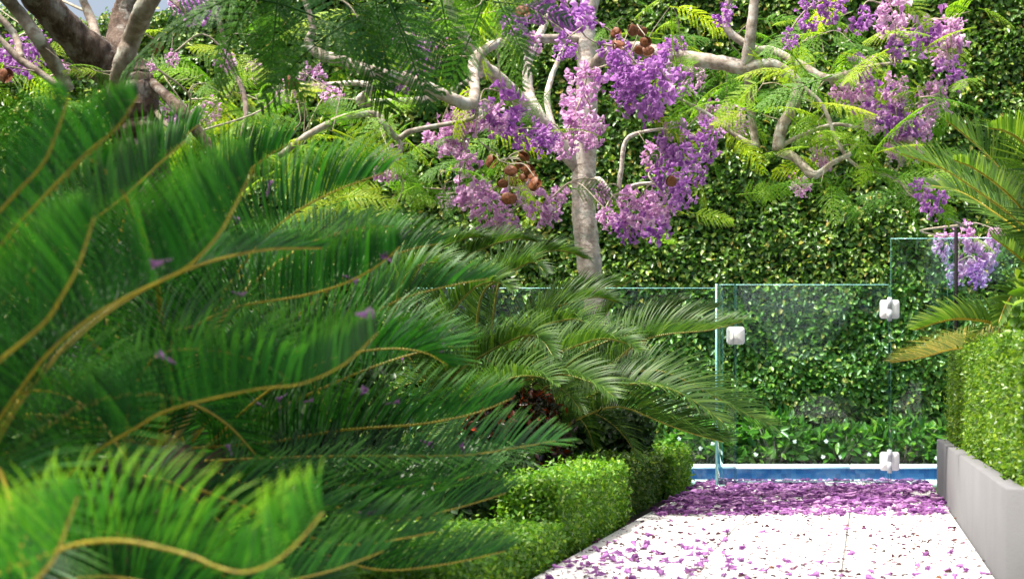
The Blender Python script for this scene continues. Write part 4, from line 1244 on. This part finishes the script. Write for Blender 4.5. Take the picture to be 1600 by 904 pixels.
for (px, py, sx, sy, cnt, Da, Db, sz, ms) in [(450, -8, 50, 24, 6, 4.8, 5.6, 0.36, LEAFD), (560, -10, 50, 24, 6, 4.8, 5.6, 0.36, LEAFD), (370, 30, 35, 15, 3, 5.0, 5.8, 0.28, LEAFD), (660, -20, 60, 20, 3, 5.0, 5.6, 0.28, LEAFD), (770, -10, 60, 18, 3, 5.0, 5.6, 0.26, LEAFD),
                                              (330, 130, 60, 35, 18, 6.8, 7.6, 0.28, LEAF), (330, 190, 60, 25, 14, 6.6, 7.4, 0.28, LEAF), (20, 100, 50, 30, 7, 6.8, 7.4, 0.24, LEAF), (130, 105, 25, 12, 4, 6.0, 6.2, 0.14, LEAF), (20, 30, 40, 25, 6, 6.8, 7.4, 0.24, LEAF), (280, 60, 30, 25, 5, 7, 7.6, 0.24, LEAF)]:
    for _ in range(cnt):
        a, b_ = T2.tr.normal(size=2)
        p_ = W(px + a * sx * 0.75, py + b_ * sy * 0.75, T2.tr.uniform(Da, Db))
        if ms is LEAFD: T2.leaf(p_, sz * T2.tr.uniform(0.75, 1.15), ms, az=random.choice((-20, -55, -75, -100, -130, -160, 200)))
        else: T2.leaf(p_, sz * T2.tr.uniform(0.7, 1.15), ms)
        if T2.tr.random() < 0.4: T2.twig_to(p_, 0.004, 0.0015)
# unseen crown limbs and leaves added overhead, shaped to shade the near cycads
for pts in ([(-1.9, 5.6, 2.5, .045), (-2.1, 4.8, 2.75, .04), (-2.2, 3.8, 2.9, .03), (-2.1, 2.6, 2.95, .015)],
            [(-2.0, 5.3, 2.6, .04), (-1.75, 4.5, 2.8, .03), (-1.5, 3.6, 2.85, .02), (-1.4, 2.8, 2.8, .012)],
            [(-2.2, 4.9, 2.7, .04), (-2.7, 4.3, 2.85, .03), (-3.1, 3.5, 2.9, .02), (-3.2, 2.6, 2.9, .012)]):
    C = catmull(np.array(pts), 24)
    g = MB(); g.tube(C[:, :3], C[:, 3], 9, 0.03); obj('branch', g.mesh('branch', True), bl, T2.root); T2.pts.append(C[:, :3])
n = 17000
P = np.stack([T2.tr.uniform(-5.2, -1.15, n), T2.tr.uniform(0.4, 4.7, n), T2.tr.uniform(2.5, 3.4, n)], 1)
keep = (vnoise(P * np.array([1, 1, 0.3]), 4.0, 21) > -0.45) & (np.hypot(P[:, 0] + 1.55, P[:, 1] - 1.5) > 0.62)  # opening shaped to let sun through to the low front fronds
P = P[keep]; n = len(P)
l = T2.tr.uniform(0.06, 0.12, n)
V, q, t = leaf_array(P, np.array([0, 0, 1.0]) + T2.tr.normal(size=(n, 3)) * 0.5, T2.tr.normal(size=(n, 3)), l, l * 0.2, hexa=False)
tag(obj('added_shade_foliage', new_mesh('added_shade_foliage', V, q, t), M['overhead'], T2.root), kind='stuff')
for (px, py, rp) in ((242, 74, 11), (8, 118, 13), (452, 128, 10)):
    T2.pod(px, py, 6.3, rp)
T2.finish()


# ------------------------------------------------------------------ fallen blossoms
def fallen_mesh(seed):
    r = np.random.default_rng(seed)
    V, q = flower_verts(r, 1.0)
    V[:, 2] *= 0.55
    V[:, 0] -= 0.5
    V[:, 2] -= V[:, 2].min()
    return V, q


def trumpet_mesh(seed):
    """one bell lying on its side: bent tube, belly, five ruffled lobes folded back"""
    r = np.random.default_rng(seed + 300)
    seg = 15
    rings = [(0.0, 0.05), (0.16, 0.075), (0.36, 0.13), (0.58, 0.18), (0.76, 0.19), (0.90, 0.27), (0.98, 0.40)]
    a = np.arange(seg) * 2 * math.pi / seg + r.uniform(0, 6.28)
    lobe = 0.5 + 0.5 * np.cos(5 * a + 1)
    V = []
    for k, (x, rad) in enumerate(rings):
        e = max(0, k - 4) / 2.0
        rr = rad * (1 + e * (0.35 * lobe - 0.22) + e * 0.10 * r.normal(size=seg))
        xx = x + e * (0.10 * lobe - 0.05 + 0.06 * r.normal(size=seg))
        V.append(np.stack([np.broadcast_to(xx, seg), np.cos(a) * rr, np.sin(a) * rr + 0.16 * x * x], 1))
    V = np.concatenate(V)
    V[:, 0] -= 0.5
    V[:, 2] *= 0.62 + 0.2 * r.random()
    V[:, 2] -= V[:, 2].min()
    q = []
    for i_ in range(len(rings) - 1):
        for k in range(seg):
            q.append((i_ * seg + k, i_ * seg + (k + 1) % seg, (i_ + 1) * seg + (k + 1) % seg, (i_ + 1) * seg + k))
    return V, np.array(q)


FB = [fallen_mesh(s) for s in range(5)]
FBM = []
for V, q in [trumpet_mesh(s_) for s_ in range(5)]:
    me = new_mesh('fallen_blossom', V, q, smooth=True); me.materials.append(M['petal_fallen']); FBM.append(me)


def path_x(Dp, a):
    return lerp(PX0 + 0.03, PX1 - 0.03, a)


spots = []
# scattered blossoms near the camera, thicker along the hedge side, then the dense band
while len(spots) < 135:
    px, py = rng.uniform(850, 1560), rng.uniform(812, 915)
    Dp = CAMZ * F / (py - VY); X = (px - VX) * Dp / F
    if X < PX0 + 0.03 or X > PX1 - 0.03: continue
    wgt = 0.05 + 0.95 * math.exp(-((px - 1000) / 130) ** 2) * (1 if py > 850 else 0.12) + 0.35 * (py > 880)
    if rng.random() < wgt: spots.append((X, Dp))
while len(spots) < 300:
    X = rng.uniform(PX0 + 0.03, PX1 - 0.03); Dp = 7.75 + abs(rng.normal()) * 0.35
    spots.append((X, Dp))
for (X, Dp) in spots:
    o = bpy.data.objects.new('fallen_blossom', FBM[rng.integers(5)]); col.objects.link(o)
    s = rng.uniform(0.022, 0.040)
    o.location = (X, Dp, PATHZ + 0.001)
    o.rotation_euler = (R(rng.normal() * 8), R(rng.normal() * 8), rng.uniform(0, 6.28))
    o.scale = (s, s, s * rng.uniform(0.7, 1.1))
    tag(o, 'single fallen purple jacaranda blossom lying on the white path', 'blossom', 'fallen blossoms on the path')

g = MB()
for k in range(2700):
    X = rng.uniform(PX0 + 0.02, PX1 - 0.02)
    Dp = rng.uniform(7.8, 10.72) if k % 3 else rng.uniform(8.4, 10.0)
    if Dp < 8.4 and rng.random() < 0.45: continue
    if math.sin(X * 7 + Dp * 3) + math.sin(X * 3.1 - Dp * 5) < -0.9 and rng.random() < 0.7: continue
    V, q = FB[rng.integers(5)]
    s = rng.uniform(0.03, 0.052); a = rng.uniform(0, 6.28); ca, sa = math.cos(a), math.sin(a)
    Z = PATHZ if Dp < 10.62 else 0.009
    g.add(np.stack([(V[:, 0] * ca - V[:, 1] * sa) * s + X, (V[:, 0] * sa + V[:, 1] * ca) * s + Dp, V[:, 2] * s * rng.uniform(0.6, 1.1) + Z + 0.001], 1), q)
tag(obj('fallen_petals', g.mesh('fallen_petals'), M['petal_fallen']), 'dense carpet of fallen purple blossoms across the path before the gate', 'petals', kind='stuff')
n = 3600
Dp = np.concatenate([F * CAMZ / (rng.uniform(805, 915, 2300) - VY), rng.uniform(7.8, 10.6, n - 2300)])
X = rng.uniform(PX0 + 0.01, PX1 - 0.01, n)
P = np.stack([X, Dp, np.full(n, PATHZ + 0.003)], 1)
l = np.where(rng.random(n) < 0.35, rng.uniform(0.012, 0.03, n), rng.uniform(0.004, 0.011, n))
V, q, t = leaf_array(P, rng.normal(size=(n, 3)) * 0.22 + np.array([0, 0, 1]), rng.normal(size=(n, 3)) * np.array([1, 1, 0.1]), l, l * rng.uniform(0.15, 0.4, n), fold=0.6)
V[:, 2] = np.maximum(V[:, 2], PATHZ + 0.0008)
tag(obj('flower_litter', new_mesh('flower_litter', V, q), M['litter']), 'scattered brown withered petals and flecks on the white path', 'litter', kind='stuff')

# blossoms caught on the fronds
dg = bpy.context.evaluated_depsgraph_get(); dg.update()
cpos = np.array([0, 0, CAMZ])
for (px, py, sz) in [(424, 290, 0.05), (370, 340, 0.05), (247, 408, 0.04), (600, 402, 0.05), (542, 432, 0.045), (552, 487, 0.045), (776, 451, 0.05), (820, 456, 0.045), (262, 560, 0.04), (410, 622, 0.05), (571, 613, 0.05), (618, 628, 0.045), (665, 690, 0.05), (582, 800, 0.045), (725, 700, 0.045), (1000, 505, 0.05), (365, 455, 0.035), (440, 618, 0.04), (638, 562, 0.035), (690, 540, 0.04), (350, 700, 0.03), (478, 624, 0.03)]:
    best = None
    for dx in range(-8, 9, 4):
        d = Vector(W(px + dx, py, 1.0) - cpos).normalized()
        hit, loc, nor, idx, ob, mat = scene.ray_cast(dg, Vector(cpos), d)
        if hit and (best is None or loc.y < best.y) and loc.y < 9.4: best = loc
    if best is None: continue
    o = bpy.data.objects.new('caught_blossom', FBM[rng.integers(5)]); col.objects.link(o)
    o.location = best + (best - Vector(cpos)).normalized() * 0.012 + Vector((0, 0, -0.006))
    o.rotation_euler = (R(rng.normal() * 40), R(rng.normal() * 40 - 20), rng.uniform(0, 6.28))
    sz *= 0.85
    o.scale = (sz, sz * 0.7, sz * 0.7)
    tag(o, 'purple jacaranda blossom caught among the cycad leaflets', 'blossom', 'blossoms caught on the cycads')
